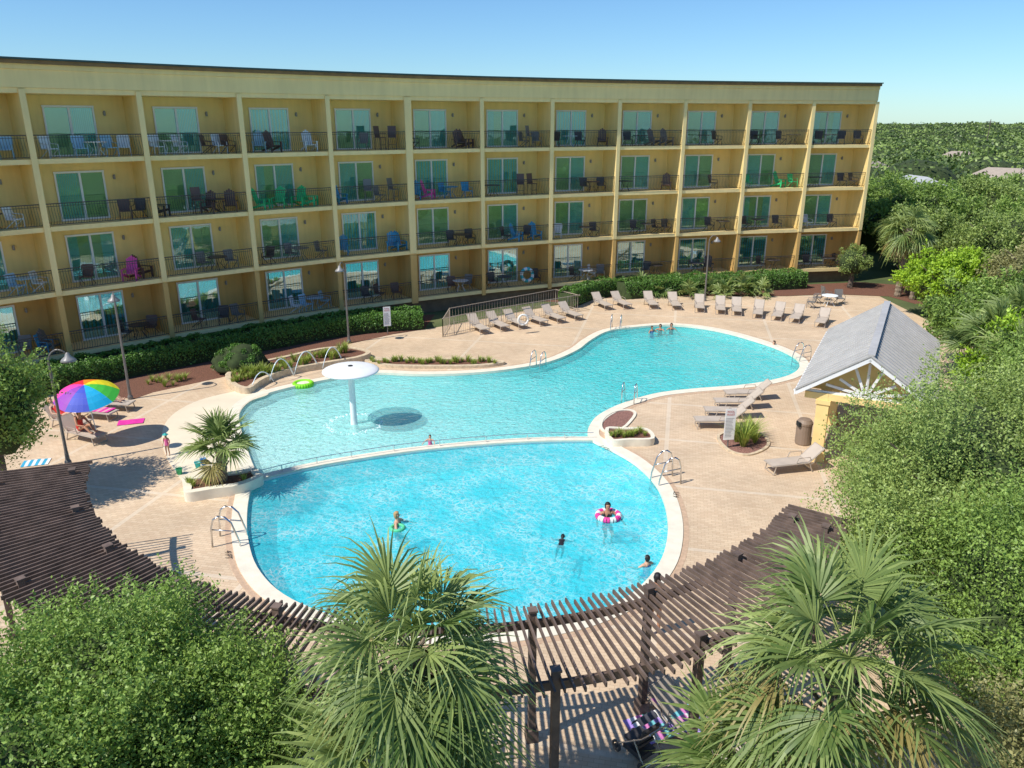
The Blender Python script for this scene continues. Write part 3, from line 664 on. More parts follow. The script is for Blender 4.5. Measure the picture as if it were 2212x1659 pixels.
tufts([(320+i*9,832-i*1.+random.uniform(-8,8)) for i in range(10)],0,2,'green strappy plant in the mulch bed',.45)
tufts([(420,1068),(450,1062),(530,1055),(410,1062)],.3,1,'green grass in the palm planter',.8)
for (x0,y0,x1,y1,h) in [(543,838,592,826,.65),(583,822,636,814,1.0),(636,808,690,798,1.05),(697,796,742,786,1.0)]:
    p0=U(x0,y0,.2); p1=U(x1,y1,-.05); pts=[p0.lerp(p1,t/16)+Vector((0,0,4*h*(t/16)*(1-t/16))) for t in range(17)]
    b=MB(); b.tube([p-p0 for p in pts],[.018+.018*t/16 for t in range(17)],6); b.obj('water_jet',cm('jet_white',(.72,.8,.82),.2),smooth=True,loc=p0,label='white arching water jet along the planter edge',cat='water jet',group='water jets along the planter')

# ---------------- palms -------------
def palmmesh(nf,Lp,Lf,seed,droop=.45,segs=38,elmin=-35,elmax=80,wd=.03,dry=3,fold=.22,yel=.12):
    r=random.Random(seed); V=[];Q=[];mi=[];rn=[]
    def addtube(pts,w,m):
        for i in range(len(pts)-1):
            d=(pts[i+1]-pts[i]).normalized(); s=d.cross(Vector((0,0,1)))
            if s.length<.01: s=Vector((1,0,0))
            s.normalize(); u=s.cross(d)
            k=len(V); 
            for p in (pts[i],pts[i+1]):
                for q in (s,u,-s): V.append(p+q*w)
            for a,c in((0,1),(1,2),(2,0)): Q.append((k+a,k+c,k+3+c,k+3+a)); mi.append(m); rn.append(.9)
    for f in range(nf+dry):
        isdry=f>=nf; isy=isdry or (f>nf*.6 and r.random()<yel*2)
        az=f*2.39996+r.uniform(-.3,.3); el=radians(elmax-(elmax-elmin)*((f+.5)/nf)**.85+r.uniform(-9,9)) if not isdry else radians(-60)
        if isdry: el=radians(r.uniform(-75,-45))
        d=Vector((cos(az)*cos(el),sin(az)*cos(el),sin(el))); L=Lp*r.uniform(.7,1.2)*(1 if not isdry else .8)
        p0=Vector((0,0,0)); pts=[p0+d*(L*t)+Vector((0,0,-.18*L*t*t)) for t in (0,.33,.66,1)]
        addtube(pts,.014,1 if isy else 0)
        hub=pts[-1]; A=(pts[-1]-pts[-2]).normalized(); A=(A+Vector((0,0,-.15))).normalized()
        Sd=A.cross(Vector((0,0,1))).normalized(); Nn=Sd.cross(A).normalized()
        tw=r.uniform(-.7,.7); Sd,Nn=(Sd*cos(tw)+Nn*sin(tw)),(Nn*cos(tw)-Sd*sin(tw))
        Lx=Lf*r.uniform(.78,1.12)*(.8 if isdry else 1); base=r.uniform(-.25,.5); age=(f/nf); sprd=r.uniform(92,122)
        for j in range(segs):
            if r.random()<.05: continue
            th=radians(-sprd+2*sprd*j/(segs-1)+r.uniform(-2.,2.)); l=Lx*(.60+.40*cos(th*.7))*r.uniform(.86,1.07)
            dr=A*cos(th)+Sd*sin(th)+Nn*(fold*abs(sin(th))+r.uniform(-.05,.05)); dr.normalize(); sd=dr.cross(Nn).normalized()
            st=hub+A*(.25*Lx*max(0,cos(th)))*.6
            prev=None; dz=droop*r.uniform(.3,1.8)
            for ti,t in enumerate((.02,.32,.52,.76,1.)):
                p=st+dr*(l*t)+Vector((0,0,-1))*(l*dz*max(0,t-.35)**2*1.9)
                w=(.007,wd,wd*.8,wd*.42,.002)[ti]
                off_=Nn*(.6*w*(1 if j%2 else -1))
                a,c=len(V),len(V)+1; V.append(p-sd*w+off_); V.append(p+sd*w-off_)
                if prev: Q.append((prev[0],prev[1],c,a)); mi.append(1 if isy else 0); rn.append(base+r.uniform(0,.4)+(.15 if ti>2 else 0)-.3*age*.5)
                prev=(a,c)
    return npmesh('fronds',[tuple(v) for v in V],Q,[M['palm'],M['palmd']],mi,rn)
def palmtree(x,y,z,me,label,scale=1.,tr=.16,name='palm_tree',rz=0,boots=True):
    T=thing(name,(x,y,0),label,'palm tree' if z>1 else 'palm shrub')
    b=MB(); n=max(3,int(z/.15)); 
    pts=[(0.12*sin(i/n*2)*min(z,3)/3,0,z*i/n) for i in range(n+1)]
    b.tube(pts,[tr*(1.05+(.12 if i%2 else -.05)) for i in range(n+1)],9)
    if boots:
        for i in range(int(z*9)):
            a=i*2.4; zz=z-.05-i*.09
            if zz<z*.35: break
            c=Vector((cos(a)*tr,sin(a)*tr,zz)); b.beam(c,c+Vector((cos(a)*.14,sin(a)*.14,.2)),.09,.03)
    tp=pts[-1]; b.obj('trunk',M['ptrunk'],T)
    o=link('fronds',me,T,loc=tp,rz=rz); o.scale=(scale,)*3; return T
pmA=palmmesh(36,.98,1.22,21,.46,40,-46,84,.021,5)
pmB=palmmesh(36,1.15,1.30,22,.38,42,-40,80,.024,4)
pmC=palmmesh(20,.55,.8,23,.25,30,5,80,.024,1,yel=0)
pmD=palmmesh(34,1.1,1.2,24,.5,26,-50,75,.04,8)
pmS=palmmesh(10,.45,.55,25,.3,16,15,75,.03,0,yel=0)
q=U(872,1400,4.8); palmtree(q.x,q.y,4.8,pmA,'tall sabal palm with drooping fan fronds beside the pergola',.90)
q=U(1815,1425,4.4); palmtree(q.x,q.y,4.4,pmB,'large sabal palm with wide glossy fan fronds',.93)
q=U(840,1690,3.0); palmtree(q.x,q.y,3.0,pmC,'short palm with yellow green fan fronds under the taller palm',1.55)
q=U(1610,1655,2.2); palmtree(q.x,q.y,2.2,pmC,'low fan palm with bright green fronds',1.25,rz=1.)
q=U(482,1055,0); palmtree(q.x,q.y,1.55,pmC,'small fan palm in a cream planter box beside the pool',1.12,.15)
q=U(1938,640,0); palmtree(q.x,q.y,4.8,pmD,'tall sabal palm with a shaggy grey green crown beyond the deck',1.0,.22)
q=U(1925,640,0); palmtree(q.x+1.0,q.y-1,1.8,pmD,'shorter sabal palm beside the taller palm',.5,.2,rz=2)
for (x,y) in [(1385,634),(1420,640),(1455,632),(1490,642),(1530,636),(1565,642),(1600,636),(1640,640)]:
    q=U(x,y,0); palmtree(q.x,q.y,.25,pmS,'low saw palmetto in the mulch bed behind the loungers',1.5*random.uniform(.8,1.15),.08,'palmetto_shrub',random.uniform(0,6),False)
for (x,y,z,s) in [(2150,730,4.3,1.25),(2105,745,3.7,1.1),(2195,790,4.2,1.3),(2200,690,4.6,1.2)]:
    q=U(x,y,z); palmtree(q.x,q.y,z,pmC,'fan palm growing among the oak shrubs',s,.12,rz=x)

# ---------------- trees -------------
LB='live oak with dense small olive leaves'
q=U(180,1520,3.0); tree('oak_tree',q.x,q.y,4.25,2.3,95000,.07,'oak',31,'live oak with dense small green leaves beside the pergola',nb=190,sprig=.3)
q=U(470,1540,2.6); tree('oak_tree',q.x,q.y,3.6,1.55,56000,.068,'oak',32,'smaller live oak with dense leaves under the pergola edge',nb=130,sprig=.3)
tree('oak_tree',-7.2,8.6,4.3,2.0,38000,.07,'oak',39,'live oak with dense small green leaves beside the pergola',nb=100,sprig=.25)
tree('oak_tree',-16.9,23.6,5.2,1.9,18000,.11,'oak',33,'small tree with drooping green leaves beside the deck lamp',sprig=.2)
tree('oak_tree',12.1,18.4,5.4,3.5,125000,.078,'oakl',34,LB+' near the pavilion',nb=230,Rz=2.7,sprig=.22)
tree('oak_tree',10.6,13.2,4.9,2.8,95000,.073,'oak',35,LB+' behind the large palm',nb=190,Rz=2.6,sprig=.22)
tree('oak_tree',9.2,15.9,4.1,1.8,44000,.073,'oakl',41,LB+' over the pergola end',nb=90,Rz=2.,sprig=.25)
tree('oak_tree',18.0,22.6,5.6,3.3,46000,.10,'oak',36,LB+' beside the pavilion',nb=110,sprig=.2)
tree('oak_tree',9.6,9.0,3.6,2.4,34000,.08,'oakb',37,LB+' beside the large palm',nb=120,sprig=.2)
tree('oak_tree',15.,15.,5.8,3.,30000,.09,'oakl',38,LB+' beside the pergola end',nb=100)
more=[(21.8,29.3,5.4,3.4,'oakl'),(23.3,37.,4.7,3.2,'oak'),(28.5,40.,5.2,3.6,'oakb'),(31.5,45.5,5.6,3.6,'oakb'),(34,53,6.2,4.,'oakl'),(27.2,48.5,4.2,2.4,'bright'),(31,60,5.5,3.,'oakl'),(34,67,7,4.2,'oak'),(41,62,6.2,4.6,'oak'),(43,72,6.4,4.8,'oakl'),(36,76,6.9,4.5,'oak'),(50,68,6.2,5.,'oakl'),(29,33,6.2,4,'oakl'),(38,46,6.3,4.2,'oak'),(46,54,6.4,4.6,'oakl'),(51,80,6.4,5,'oak'),(18.6,26.5,4.8,2.2,'bright')]
for i,(x,y,h,R,mk) in enumerate(more): tree('oak_tree',x,y,h,R,int(16000+R*1700),.13+.0011*y,mk,50+i,('bright yellow green tree' if mk=='bright' else 'russet tinged live oak with uneven crown' if mk=='oakb' else 'olive green live oak with uneven crown')+' beyond the pool deck',nb=75,sprig=.12)
q=U(1835,620); tree('small_tree',q.x,q.y,3.2,1.2,3500,.10,'oakl',90,'small thin tree in the mulch bed near the hotel end',nb=22)
HS=[(52,104),(74,122),(96,132),(62,142),(70,170),(104,190)]
def woods():
    r=np.random.default_rng(5); Vs=[];Qs=[];mis=[];rs=[];k=0
    for i in range(1400):
        y=78*math.exp(r.uniform(0,2.75)); x=y*r.uniform(.30,.80) if r.random()<.9 else -y*r.uniform(.55,.8)
        if x<0 and y<150: continue
        h=r.uniform(4.,8.)+1.8*noise.noise(Vector((x*.01,y*.006,3)))+max(0,(y-250)/260); R=r.uniform(3.5,6.5)*(1+y/700); n=int(max(90,620-y)); sz=.28+y*.0022
        for hx,hy in HS:
            if -40<y-hy<7 and abs(x-hx*y/hy)<6: h=min(h,4.4 if y-hy>-14 else 5.2); R=min(R,3.6)
        d=unit(r.normal(size=(n,3))); d[:,2]=np.abs(d[:,2])*.95
        lum=np.array([1+.35*noise.noise(Vector(q)*2.2+Vector((i,0,0))) for q in d])
        C=np.array([x,y,h*.35])+d*np.array([R,R,h*.62])*(lum*r.uniform(.8,1.05,n))[:,None]
        V,Q=leaves(C,d,sz,.7,1.4); Vs.append(V);Qs.append(Q+k);k+=len(V);mis.append(np.zeros(n));rs.append(r.uniform(0,.6,n)+r.uniform(-.4,.5))
        cv=np.array([x,y,h*.3])+CSV*np.array([R*.8,R*.8,h*.55]); Vs.append(cv);Qs.append(CSQ+k);k+=len(cv);mis.append(np.ones(len(CSQ)));rs.append(np.zeros(len(CSQ)))
    return npmesh('distant_woods',np.concatenate(Vs),np.concatenate(Qs),[M['far'],M['shrub']],np.concatenate(mis),np.concatenate(rs))
link('distant_woods',woods(),kind='stuff')
for j,(x,y) in enumerate(HS):
    T=thing('house',(x,y,0),['pale grey roofed house among the trees','tan roofed house among the trees'][j%2],'house',rz=j*.7,group='houses among the trees')
    w,l,hh=4.,5.5,3.3; b=MB(); b.box((0,0,hh/2),(2*w-1,2*l-1,hh)); b.obj('wall',M['white'],T)
    b=MB(); b.add([(-w,-l,hh),(w,-l,hh),(w,l,hh),(-w,l,hh),(0,-l+3,hh+2.0),(0,l-3,hh+2.0)],[(0,1,4),(1,2,5,4),(2,3,5),(3,0,4,5),(3,2,1,0)])
    b.obj('roof',cm('roof_pale',(.45,.46,.45)) if j%2==0 else cm('roof_tan',(.40,.33,.26)),T)
for (x,y) in [(150,260)]:
    b=MB(); b.cyl((0,0,0),(0,0,12.5),.15,.1,6); b.beam((-1.4,0,11.8),(1.4,0,11.8),.1,.12); b.obj('utility_pole',M['trunk'],loc=(x,y,0),label='wooden utility pole above the distant trees',cat='utility pole')

# ---------------- street lamps -------------
def lamp(x,y,h,rz):
    q=U(x,y); T=thing('street_lamp',q,'dark metal lamp post with curved arm and bell shade','street lamp',rz,'lamp posts around the pool')
    b=MB(); b.lathe([(.12,0),(.12,.12),(.08,.2),(.065,.5)],n=10); b.cyl((0,0,.4),(0,0,h-.5),.06,.045,8)
    b.tube([(0,0,h-.5)]+[(.32-.32*cos(t),0,h-.5+.42*sin(t)) for t in [radians(a) for a in range(15,150,15)]],.03,6)
    b.obj('post',M['greymetal'],T)
    b=MB(); b.lathe([(.03,.22),(.07,.18),(.10,.08),(.22,-.02),(.27,-.10),(.25,-.11),(.0,.02)],(.62,0,h-.42),14); b.obj('lamp_shade',M['lampsh'],T,smooth=True)
lamp(148,1003,4.4,radians(20)); lamp(282,862,4.9,radians(120)); lamp(754,740,4.7,radians(-100)); lamp(1522,650,4.6,radians(20))

# ---------------- loungers -------------
def mk_lounger():
    T=thing('sun_lounger',(0,0,0),'tan sling sun lounger with raised backrest on the paved deck','sun lounger',group='sun loungers around the pool')
    b=MB()
    for y in(-.30,.30):
        b.tube([(-.42,y,.36),(1.0,y,.34)],.022,6); b.tube([(-.42,y,.36),(-.98,y,.86)],.022,6)
        b.tube([(.85,y,.34),(.92,y,0)],.022,6); b.tube([(-.45,y,.36),(-.6,y,0)],.022,6); b.tube([(-.7,y,.6),(-.62,y,.36),(-.5,y,.3)],.015,5)
        b.tube([(-.5,y,.43),(-.45,y,.58),(.0,y,.57),(.08,y,.36)],.018,5)
    for x,z in((1.,.34),(-.98,.86),(-.42,.34)): b.cyl((x,-.3,z),(x,.3,z),.02,n=6)
    for x in(.92,-.6): b.cyl((x,-.3,.03),(x,.3,.03),.018,n=6)
    b.obj('frame',M['frame'],T)
    b=MB(); b.beam((-.42,0,.375),(.98,0,.36),.56,.015,up=(0,0,1)); b.beam((-.43,0,.385),(-.96,0,.86),.56,.015,up=(0,0,1)); b.obj('sling',M['sling'],T)
    return T
LG=mk_lounger(); first=True
lst=[(1033,715,-62),(1075,709,-60),(1113,704,-60),(1156,698,-58),(1195,692,-56),(1232,686,-55),
(1300,664,-70),(1341,662,-70),(1405,662,-85),(1456,664,-92),(1510,669,-98),(1555,673,-103),(1590,676,-105),(1637,682,-110),(1680,687,-112),(1720,692,-115),(1775,701,-120),
(1612,862,178),(1592,881,181),(1572,901,179),(1552,922,182),(1712,1015,190),(150,922,-20),(205,903,-12),(240,885,-8),(182,950,-25)]
for x,y,a in lst:
    q=U(x,y)
    if first: LG.location=q; LG.rotation_euler=(0,0,radians(a)); first=False
    else: dup(LG,q,radians(a+random.uniform(-4,4)))
for (x,y,k) in [(1790,655,'tW'),(1765,650,'cT'),(1812,652,'cT'),(1783,643,'cT'),(1752,660,'cT')]:
    if k not in fc: fc[k]=KN[k[0]][1](k[1])
    link(KN[k[0]][0],fc[k],loc=U(x,y+5),rz=random.uniform(0,6),label='outdoor '+KN[k[0]][2]+' on the far pool deck',cat=KN[k[0]][2],group='patio set on the deck')

# ---------------- ladders -------------
def mk_ladder():
    T=thing('pool_ladder',(0,0,0),'stainless steel pool grab rails at the pool edge','pool ladder',group='pool grab rails')
    for y in(-.28,.28):
        b=MB(); b.tube([(.45,y,0),(.42,y,.55),(.35,y,.78),(.22,y,.88),(.05,y,.86),(-.1,y,.7),(-.25,y,.2),(-.3,y,-.45)],.024,8); b.tube([(.42,y,.5),(-.18,y,.45)],.018,6); b.obj('handrail',M['metal'],T,smooth=True)
    b=MB()
    for z in(.0-.12,-.35): b.box((-.28,0,z),(.12,.56,.03))
    b.obj('rung',M['metal'],T); return T
LD=mk_ladder(); LD.location=U(1160,796); LD.rotation_euler=(0,0,radians(60))
for x,y,a in [(1360,866,250),(1432,1040,15),(505,1170,180),(1330,712,75),(1728,778,20)]:
    dup(LD,U(x,y),radians(a),1.15 if y>1000 else 1.)

# ---------------- signs -------------
def sign(x,y,w,h,z0,rz,label):
    T=thing('pool_rules_sign',U(x,y),label,'sign',rz)
    b=MB(); b.cyl((0,.04,0),(0,.04,z0+h),.03,n=8); b.obj('post',M['greymetal'],T)
    b=MB(); b.box((0,0,z0+h/2),(w,.025,h)); b.obj('panel',M['white'],T)
    R=Matrix.Rotation(pi/2,4,'X')
    textmesh('POOL\nRULES',w*.26,cm('sign_red',(.5,.03,.03)),'lettering',T,Matrix.Translation((0,-.016,z0+h-.17*1))@R)
    b=MB(); n=14
    for i in range(n):
        l=w*random.uniform(.55,.85); b.box((-(w*.85-l)/2,-.015,z0+h-.38-i*(h-.45)/n),(l,.004,.010))
    b.obj('small_print',cm('grey_ink',(.12,.12,.12)),T)
sign(838,722,.42,1.15,.5,radians(20),'tall white pool rules sign in front of the hedge')
sign(1572,968,.42,1.25,.35,radians(8),'tall white pool rules sign in the small mulch bed')

# ---------------- umbrella -------------
UM=thing('beach_umbrella',Vector((-16.4,28.9,0)),'rainbow striped beach umbrella shading people on loungers','umbrella')
b=MB(); b.cyl((0,0,0),(0,0,2.5),.02,n=8); b.obj('pole',M['white'],UM)
uc=[(.8,.02,.03),(.9,.25,.01),(.95,.78,.02),(.08,.6,.06),(.01,.45,.75),(.04,.08,.55),(.3,.04,.42),(.8,.05,.35)]
b=MB()
for j in range(8):
    for s in range(4):
        t0=radians(165)-2*pi*(j+s/4)/8; t1=radians(165)-2*pi*(j+(s+1)/4)/8
        def pt(r,t,fr): 
            sag=1-.03*sin(pi*fr); return (r*sag*cos(t),r*sag*sin(t),2.5-.5*(r/1.15)**2)
        for a in range(5):
            ra,rb=1.15*a/5+.001,1.15*(a+1)/5
            b.add([pt(ra,t0,s/4),pt(rb,t0,s/4),pt(rb,t1,(s+1)/4),pt(ra,t1,(s+1)/4)],[(0,1,2,3)],j)
o=b.obj('canopy',[cm('umbrella_%s'%n,c) for n,c in zip('red orange yellow green blue indigo violet pink'.split(),uc)],UM); 
for k in kids(UM): k.rotation_euler=(radians(14),radians(4),0)

# ---------------- people -------------
def person(loc,rz,pose,skin,suit,hair,label,sc=1.,hat=None,suitrange=(-.12,.5),long=True):
    J={}
    if pose in('stand','wade'):
        J=dict(pel=(0,0,.95),wai=(0,0,1.1),che=(.01,0,1.3),nec=(0,0,1.47),hea=(.02,0,1.60),top=(.0,0,1.69))
        if pose=='stand':
            arm=[(0,.17,1.40),(-.02,.25,1.13),(.1,.24,.90)]; leg=[(0,.09,.88),(.03,.11,.5),(-.01,.12,.08),(.15,.13,.03)]
        else:
            arm=[(0,.17,1.40),(.10,.36,1.24),(.34,.42,1.18)]; leg=[(0,.09,.88),(.30,.12,.72),(.12,.12,.45),(.2,.13,.36)]
    elif pose=='recline':
        J=dict(pel=(-.27,0,.50),wai=(-.42,0,.60),che=(-.60,0,.76),nec=(-.74,0,.90),hea=(-.80,0,1.03),top=(-.84,0,1.11))
        arm=[(-.66,.17,.86),(-.48,.28,.62),(-.22,.22,.60)]; leg=[(-.2,.09,.48),(.22,.11,.70),(.58,.1,.44),(.68,.11,.56)]
    elif pose=='sit':
        J=dict(pel=(-.1,0,.50),wai=(-.13,0,.64),che=(-.1,0,.86),nec=(-.05,0,1.02),hea=(.0,0,1.14),top=(-.01,0,1.23))
        arm=[(-.08,.17,.95),(.08,.24,.70),(.3,.15,.68)]; leg=[(-.05,.09,.48),(.32,.12,.66),(.62,.1,.42),(.74,.11,.5)]
    else:
        J=dict(pel=(0,0,0),wai=(.15,0,.0),che=(.36,0,.02),nec=(.52,0,.04),hea=(.64,0,.07),top=(.73,0,.09))
        arm=[(.46,.17,.02),(.5,.42,-.06),(.7,.5,-.1)]; leg=[(-.08,.09,0),(-.45,.14,-.08),(-.85,.12,-.03),(-1.0,.12,-.08)]
    vs=[];ed=[];rad=[]
    def v(p,r): vs.append(Vector(p)); rad.append(r); return len(vs)-1
    pel=v(J['pel'],.125); wai=v(J['wai'],.105); che=v(J['che'],.13); nec=v(J['nec'],.05); hea=v(J['hea'],.088); top=v(J['top'],.075)
    ed+= [(pel,wai),(wai,che),(che,nec),(nec,hea),(hea,top)]
    for s in(1,-1):
        ids=[v((p[0]+(.03*s if pose!='stand' and i==2 else 0),p[1]*s,p[2]),r) for i,(p,r) in enumerate(zip(arm,(.055,.042,.028)))]
        ed+=[(che,ids[0]),(ids[0],ids[1]),(ids[1],ids[2])]
        d=(vs[ids[2]]-vs[ids[1]]).normalized(); sd=d.cross(Vector((0,0,1))); sd=sd.normalized() if sd.length>.1 else Vector((0,1,0)); dn=sd.cross(d)
        pm=v(vs[ids[2]]+d*.06,.03); ed.append((ids[2],pm))
        for f,(o_,l) in enumerate(((-.03,.065),(-.01,.08),(.01,.075),(.03,.055))):
            a=v(vs[pm]+d*(l*.5+.02)+sd*o_,.009); c=v(vs[a]+d*l*.45-dn*.015,.008); ed+=[(pm,a),(a,c)]
        t=v(vs[ids[2]]+d*.05-sd*.045*s,.010); ed.append((ids[2],t)); 
        li=[v((p[0],p[1]*s,p[2]),r) for p,r in zip(leg,(.088,.058,.036,.03))]
        ed+=[(pel,li[0])]+[(li[i],li[i+1]) for i in range(3)]
    me=bpy.data.meshes.new('b'); me.from_pydata(vs,ed,[]); o=bpy.data.objects.new('b',me); COL.objects.link(o)
    m=o.modifiers.new('s','SKIN'); m.use_smooth_shade=True; sub=o.modifiers.new('u','SUBSURF'); sub.levels=1
    for i,r in enumerate(rad):
        sv=me.skin_vertices[0].data[i]; sv.radius=(r*(1.25 if i in(0,2) else 1),r*(.85 if i in(0,2) else 1)); sv.use_root=(i==0)
    dg=bpy.context.evaluated_depsgraph_get(); bm=bpy.data.meshes.new_from_object(o.evaluated_get(dg)); bpy.data.objects.remove(o)
    bm.name='person'; bm.materials.clear(); bm.materials.append(skin); bm.polygons.foreach_set('use_smooth',[True]*len(bm.polygons))
    T=link('person',bm,loc=loc,rz=rz,label=label,cat='person'); T.scale=(sc,)*3
    ax0,ax1=Vector(J['pel']),Vector(J['che']); ax=(ax1-ax0); L=ax.length; ax.normalize()
    sv=[];sf=[];mp={}
    for pl in bm.polygons:
        c=pl.center; t=(c-ax0).dot(ax); rr=(c-ax0-ax*t).length
        if suitrange[0]<=t<=min(suitrange[1],L+.02) and rr<.20:
            ids=[]
            for i in pl.vertices:
                if i not in mp: mp[i]=len(sv); sv.append(tuple(bm.vertices[i].co+bm.vertices[i].normal*.010))
                ids.append(mp[i])
            sf.append(tuple(ids))
    if sf:
        b=MB(); b.add(sv,sf); b.obj('swimsuit',suit,T,smooth=True)
    hd_=(Vector(J['hea'])*.6+Vector(J['top'])*.4); up=(Vector(J['top'])-Vector(J['hea'])).normalized(); fw=(Vector((1,0,0))-up*up.x)
    fw=fw.normalized() if fw.length>.2 else Vector((0,0,1)); 
    if pose=='swim': fw=Vector((0,0,-1)); 
    sdv=up.cross(fw)
    b=MB(); vv=[]; 
    for q in CSV:
        q=Vector(q); back=q.x<.25 or q.z>.45
        r=.112 if back else .07
        w=hd_+fw*(q.x*r*.95-.012)+sdv*(q.y*r*.88)+up*(q.z*r*1.05+(-.05 if (q.x<-.2 and q.z<0 and long) else 0)); vv.append(w)
    b.add(vv,[tuple(x) for x in CSQ]); b.obj('hair',hair,T,smooth=True)
    b=MB(); fc_=hd_-up*.02
    for s in(-1,1): b.lathe([(.012,-.006),(.012,.006),(0,.008)],fc_+fw*.088+sdv*.032*s,6)
    b.obj('eyes',ink,T)
    b=MB(); b.add([fc_+fw*.085+up*.01,fc_+fw*.115-up*.022,fc_+fw*.085+sdv*.016-up*.03,fc_+fw*.085-sdv*.016-up*.03],[(0,2,1),(0,1,3),(1,2,3)]); b.obj('nose',skin,T)
    if hat:
        b=MB(); b.lathe([(.22,-.0),(.20,.015),(.11,.02),(.105,.09),(0,.11)],hd_+up*.035,14); b.obj('sun_hat',hat,T,smooth=True)
    return T
sk1=cm('skin_light',(.62,.36,.24)); sk2=cm('skin_tan',(.48,.24,.14))
hb=cm('hair_brown',(.06,.03,.015)); hk=cm('hair_black',(.012,.01,.01)); hl=cm('hair_blonde',(.45,.28,.12))
sb=cm('suit_black',(.015,.015,.02)); sr=cm('suit_red',(.7,.04,.03)); sp=cm('suit_pink',(.8,.15,.35)); sbl=cm('suit_blue',(.03,.12,.4))
def Wt(x,y,z=-.12): return U(x,y,z)
q=Wt(858,1132); person((q.x,q.y,-1.42),radians(-10),'wade',sk1,sb,hl,'woman with blonde hair wading and holding a green float',1.)
b=MB(); b.tube([(.20*cos(t),.20*sin(t),0) for t in [2*pi*j/16 for j in range(17)]],.055,8)
b.obj('swim_ring',cm('float_green',(.1,.6,.3)),smooth=True,loc=(q.x+.05,q.y-.28,-.10),label='small green float held by a swimmer',cat='swim ring')
q=Wt(1312,1114); person((q.x,q.y,-1.38),radians(-80),'wade',sk2,sb,hk,'woman with dark hair floating in a pink striped ring',1.0)
def ring(loc,R,r,c1,c2,label,rot=(0,0,0)):
    b=MB(); n=24
    for j in range(n):
        t0,t1=2*pi*j/n,2*pi*(j+1)/n; b.tube([(R*cos(t0),R*sin(t0),0),(R*cos(t1),R*sin(t1),0)],r,10,mi=(j//2)%2,cap=False)
    o=b.obj('swim_ring',[c1,c2],smooth=True,loc=loc,label=label,cat='swim ring'); o.rotation_euler=rot
ring((q.x+.02,q.y-.1,-.06),.34,.10,cm('ring_pink',(.8,.05,.3)),M['white'],'pink and white striped swim ring around a swimmer')
q=Wt(655,834); ring((q.x,q.y,-.02),.40,.12,cm('ring_lime',(.25,.75,.02)),cm('ring_lime',(.25,.75,.02)),'empty lime green swim ring floating in the shallow pool')
q,a=bay(6,3.4,.3,Z1+.75); ring((q.x,q.y,q.z+.1),.42,.12,cm('ring_teal',(.05,.45,.5)),M['white'],'teal and white swim ring propped on a balcony',(radians(80),0,a))
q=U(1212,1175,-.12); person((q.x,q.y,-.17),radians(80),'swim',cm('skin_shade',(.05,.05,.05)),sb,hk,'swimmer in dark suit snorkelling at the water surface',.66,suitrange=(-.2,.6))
q=Wt(1405,1222); person((q.x-.1,q.y,-1.17),radians(120),'wade',sk1,sbl,hk,'child in blue swimwear holding the pool edge',.8)
q=Wt(928,968); person((q.x,q.y+.25,-.62),radians(-100),'wade',sk1,sp,hb,'child in pink swimwear leaning over the dividing wall',.55)
for x,y,a,s,h,l in [(1408,718,-60,.8,hb,'boy'),(1426,714,-120,.9,hk,'woman'),(1450,712,-90,.9,hk,'woman')]:
    q=Wt(x,y); person((q.x,q.y,-1.10 if s<.85 else -1.28),radians(a),'wade',sk2,sb if l!='boy' else sbl,h,l+' with dark hair standing in the pool shallows',s,hat=None)
q=Wt(1671,750); person((q.x,q.y,-1.3),radians(200),'wade',sk1,sr,hb,'person resting in the water by the pool wall',.9)
q=U(364,985); person((q.x,q.y,.03),radians(-100),'stand',sk2,sp,hb,'toddler in pink swimsuit standing at the beach entry',.5,hat=cm('hat_teal',(.03,.4,.35)))
q=U(240,885); person((q.x,q.y,0),radians(-8),'recline',sk1,cm('cover_pink',(.6,.2,.26)),hb,'woman in pink cover-up reclining on a lounger under the umbrella',1.)
q=U(182,950); person((q.x,q.y,0),radians(-25),'sit',sk2,sr,hk,'woman in red swimsuit sitting on a lounger',1.,hat=M['white'])
q=U(150,922); person((q.x,q.y,0),radians(-20),'recline',sk1,sr,hl,'person in red swimsuit reclining on a lounger',1.)
q=U(1412,1372); person((q.x,q.y,0),radians(100),'stand',sk2,sb,hk,'person in dark swimwear standing beneath the pergola',1.)
def towel(loc,rz,w,l,cols,label):
    b=MB(); n=16; m=6
    for i in range(n):
        for j in range(m):
            def f(a,c): 
                x=-l/2+l*a/n; y=-w/2+w*c/m; return (x,y,.012+.02*(noise.noise(Vector((x*3+loc[0],y*3,0)))+.6))
            b.add([f(i,j),f(i+1,j),f(i+1,j+1),f(i,j+1)],[(0,1,2,3)],(i//2+(j//3 if len(cols)>2 else 0))%len(cols))
    b.obj('towel',cols,smooth=True,loc=loc,rz=rz,label=label,cat='towel')
mg=cm('towel_magenta',(.75,.04,.35))
towel(U(283,912),.3,.6,1.0,[mg,mg],'magenta towel lying on the deck beside a lounger')
q=U(205,903); towel((q.x+.25,q.y,.375),radians(-12),.56,1.2,[cm('towel_rose',(.75,.35,.42)),mg],'pink striped towel spread over a lounger')
towel(U(78,1000),.3,.6,.9,[cm('towel_teal',(.05,.4,.6)),M['white']],'blue and white towel lying on the deck')
tw=[cm('towel_pink',(.75,.25,.55)),M['white'],cm('towel_violet',(.45,.3,.75)),cm('towel_aqua',(.2,.6,.65))]
q=U(1455,1560); dup(LG,q,radians(-60)); towel((q.x+.15,q.y-.25,.40),radians(-60),.6,1.4,tw,'colourful patterned towel spread over a lounger')
q2=U(1500,1600); dup(LG,q2,radians(-50)); q3=U(1420,1570); towel((q3.x,q3.y,.02),.4,.8,1.2,tw[::-1],'colourful patterned towel lying on the deck')
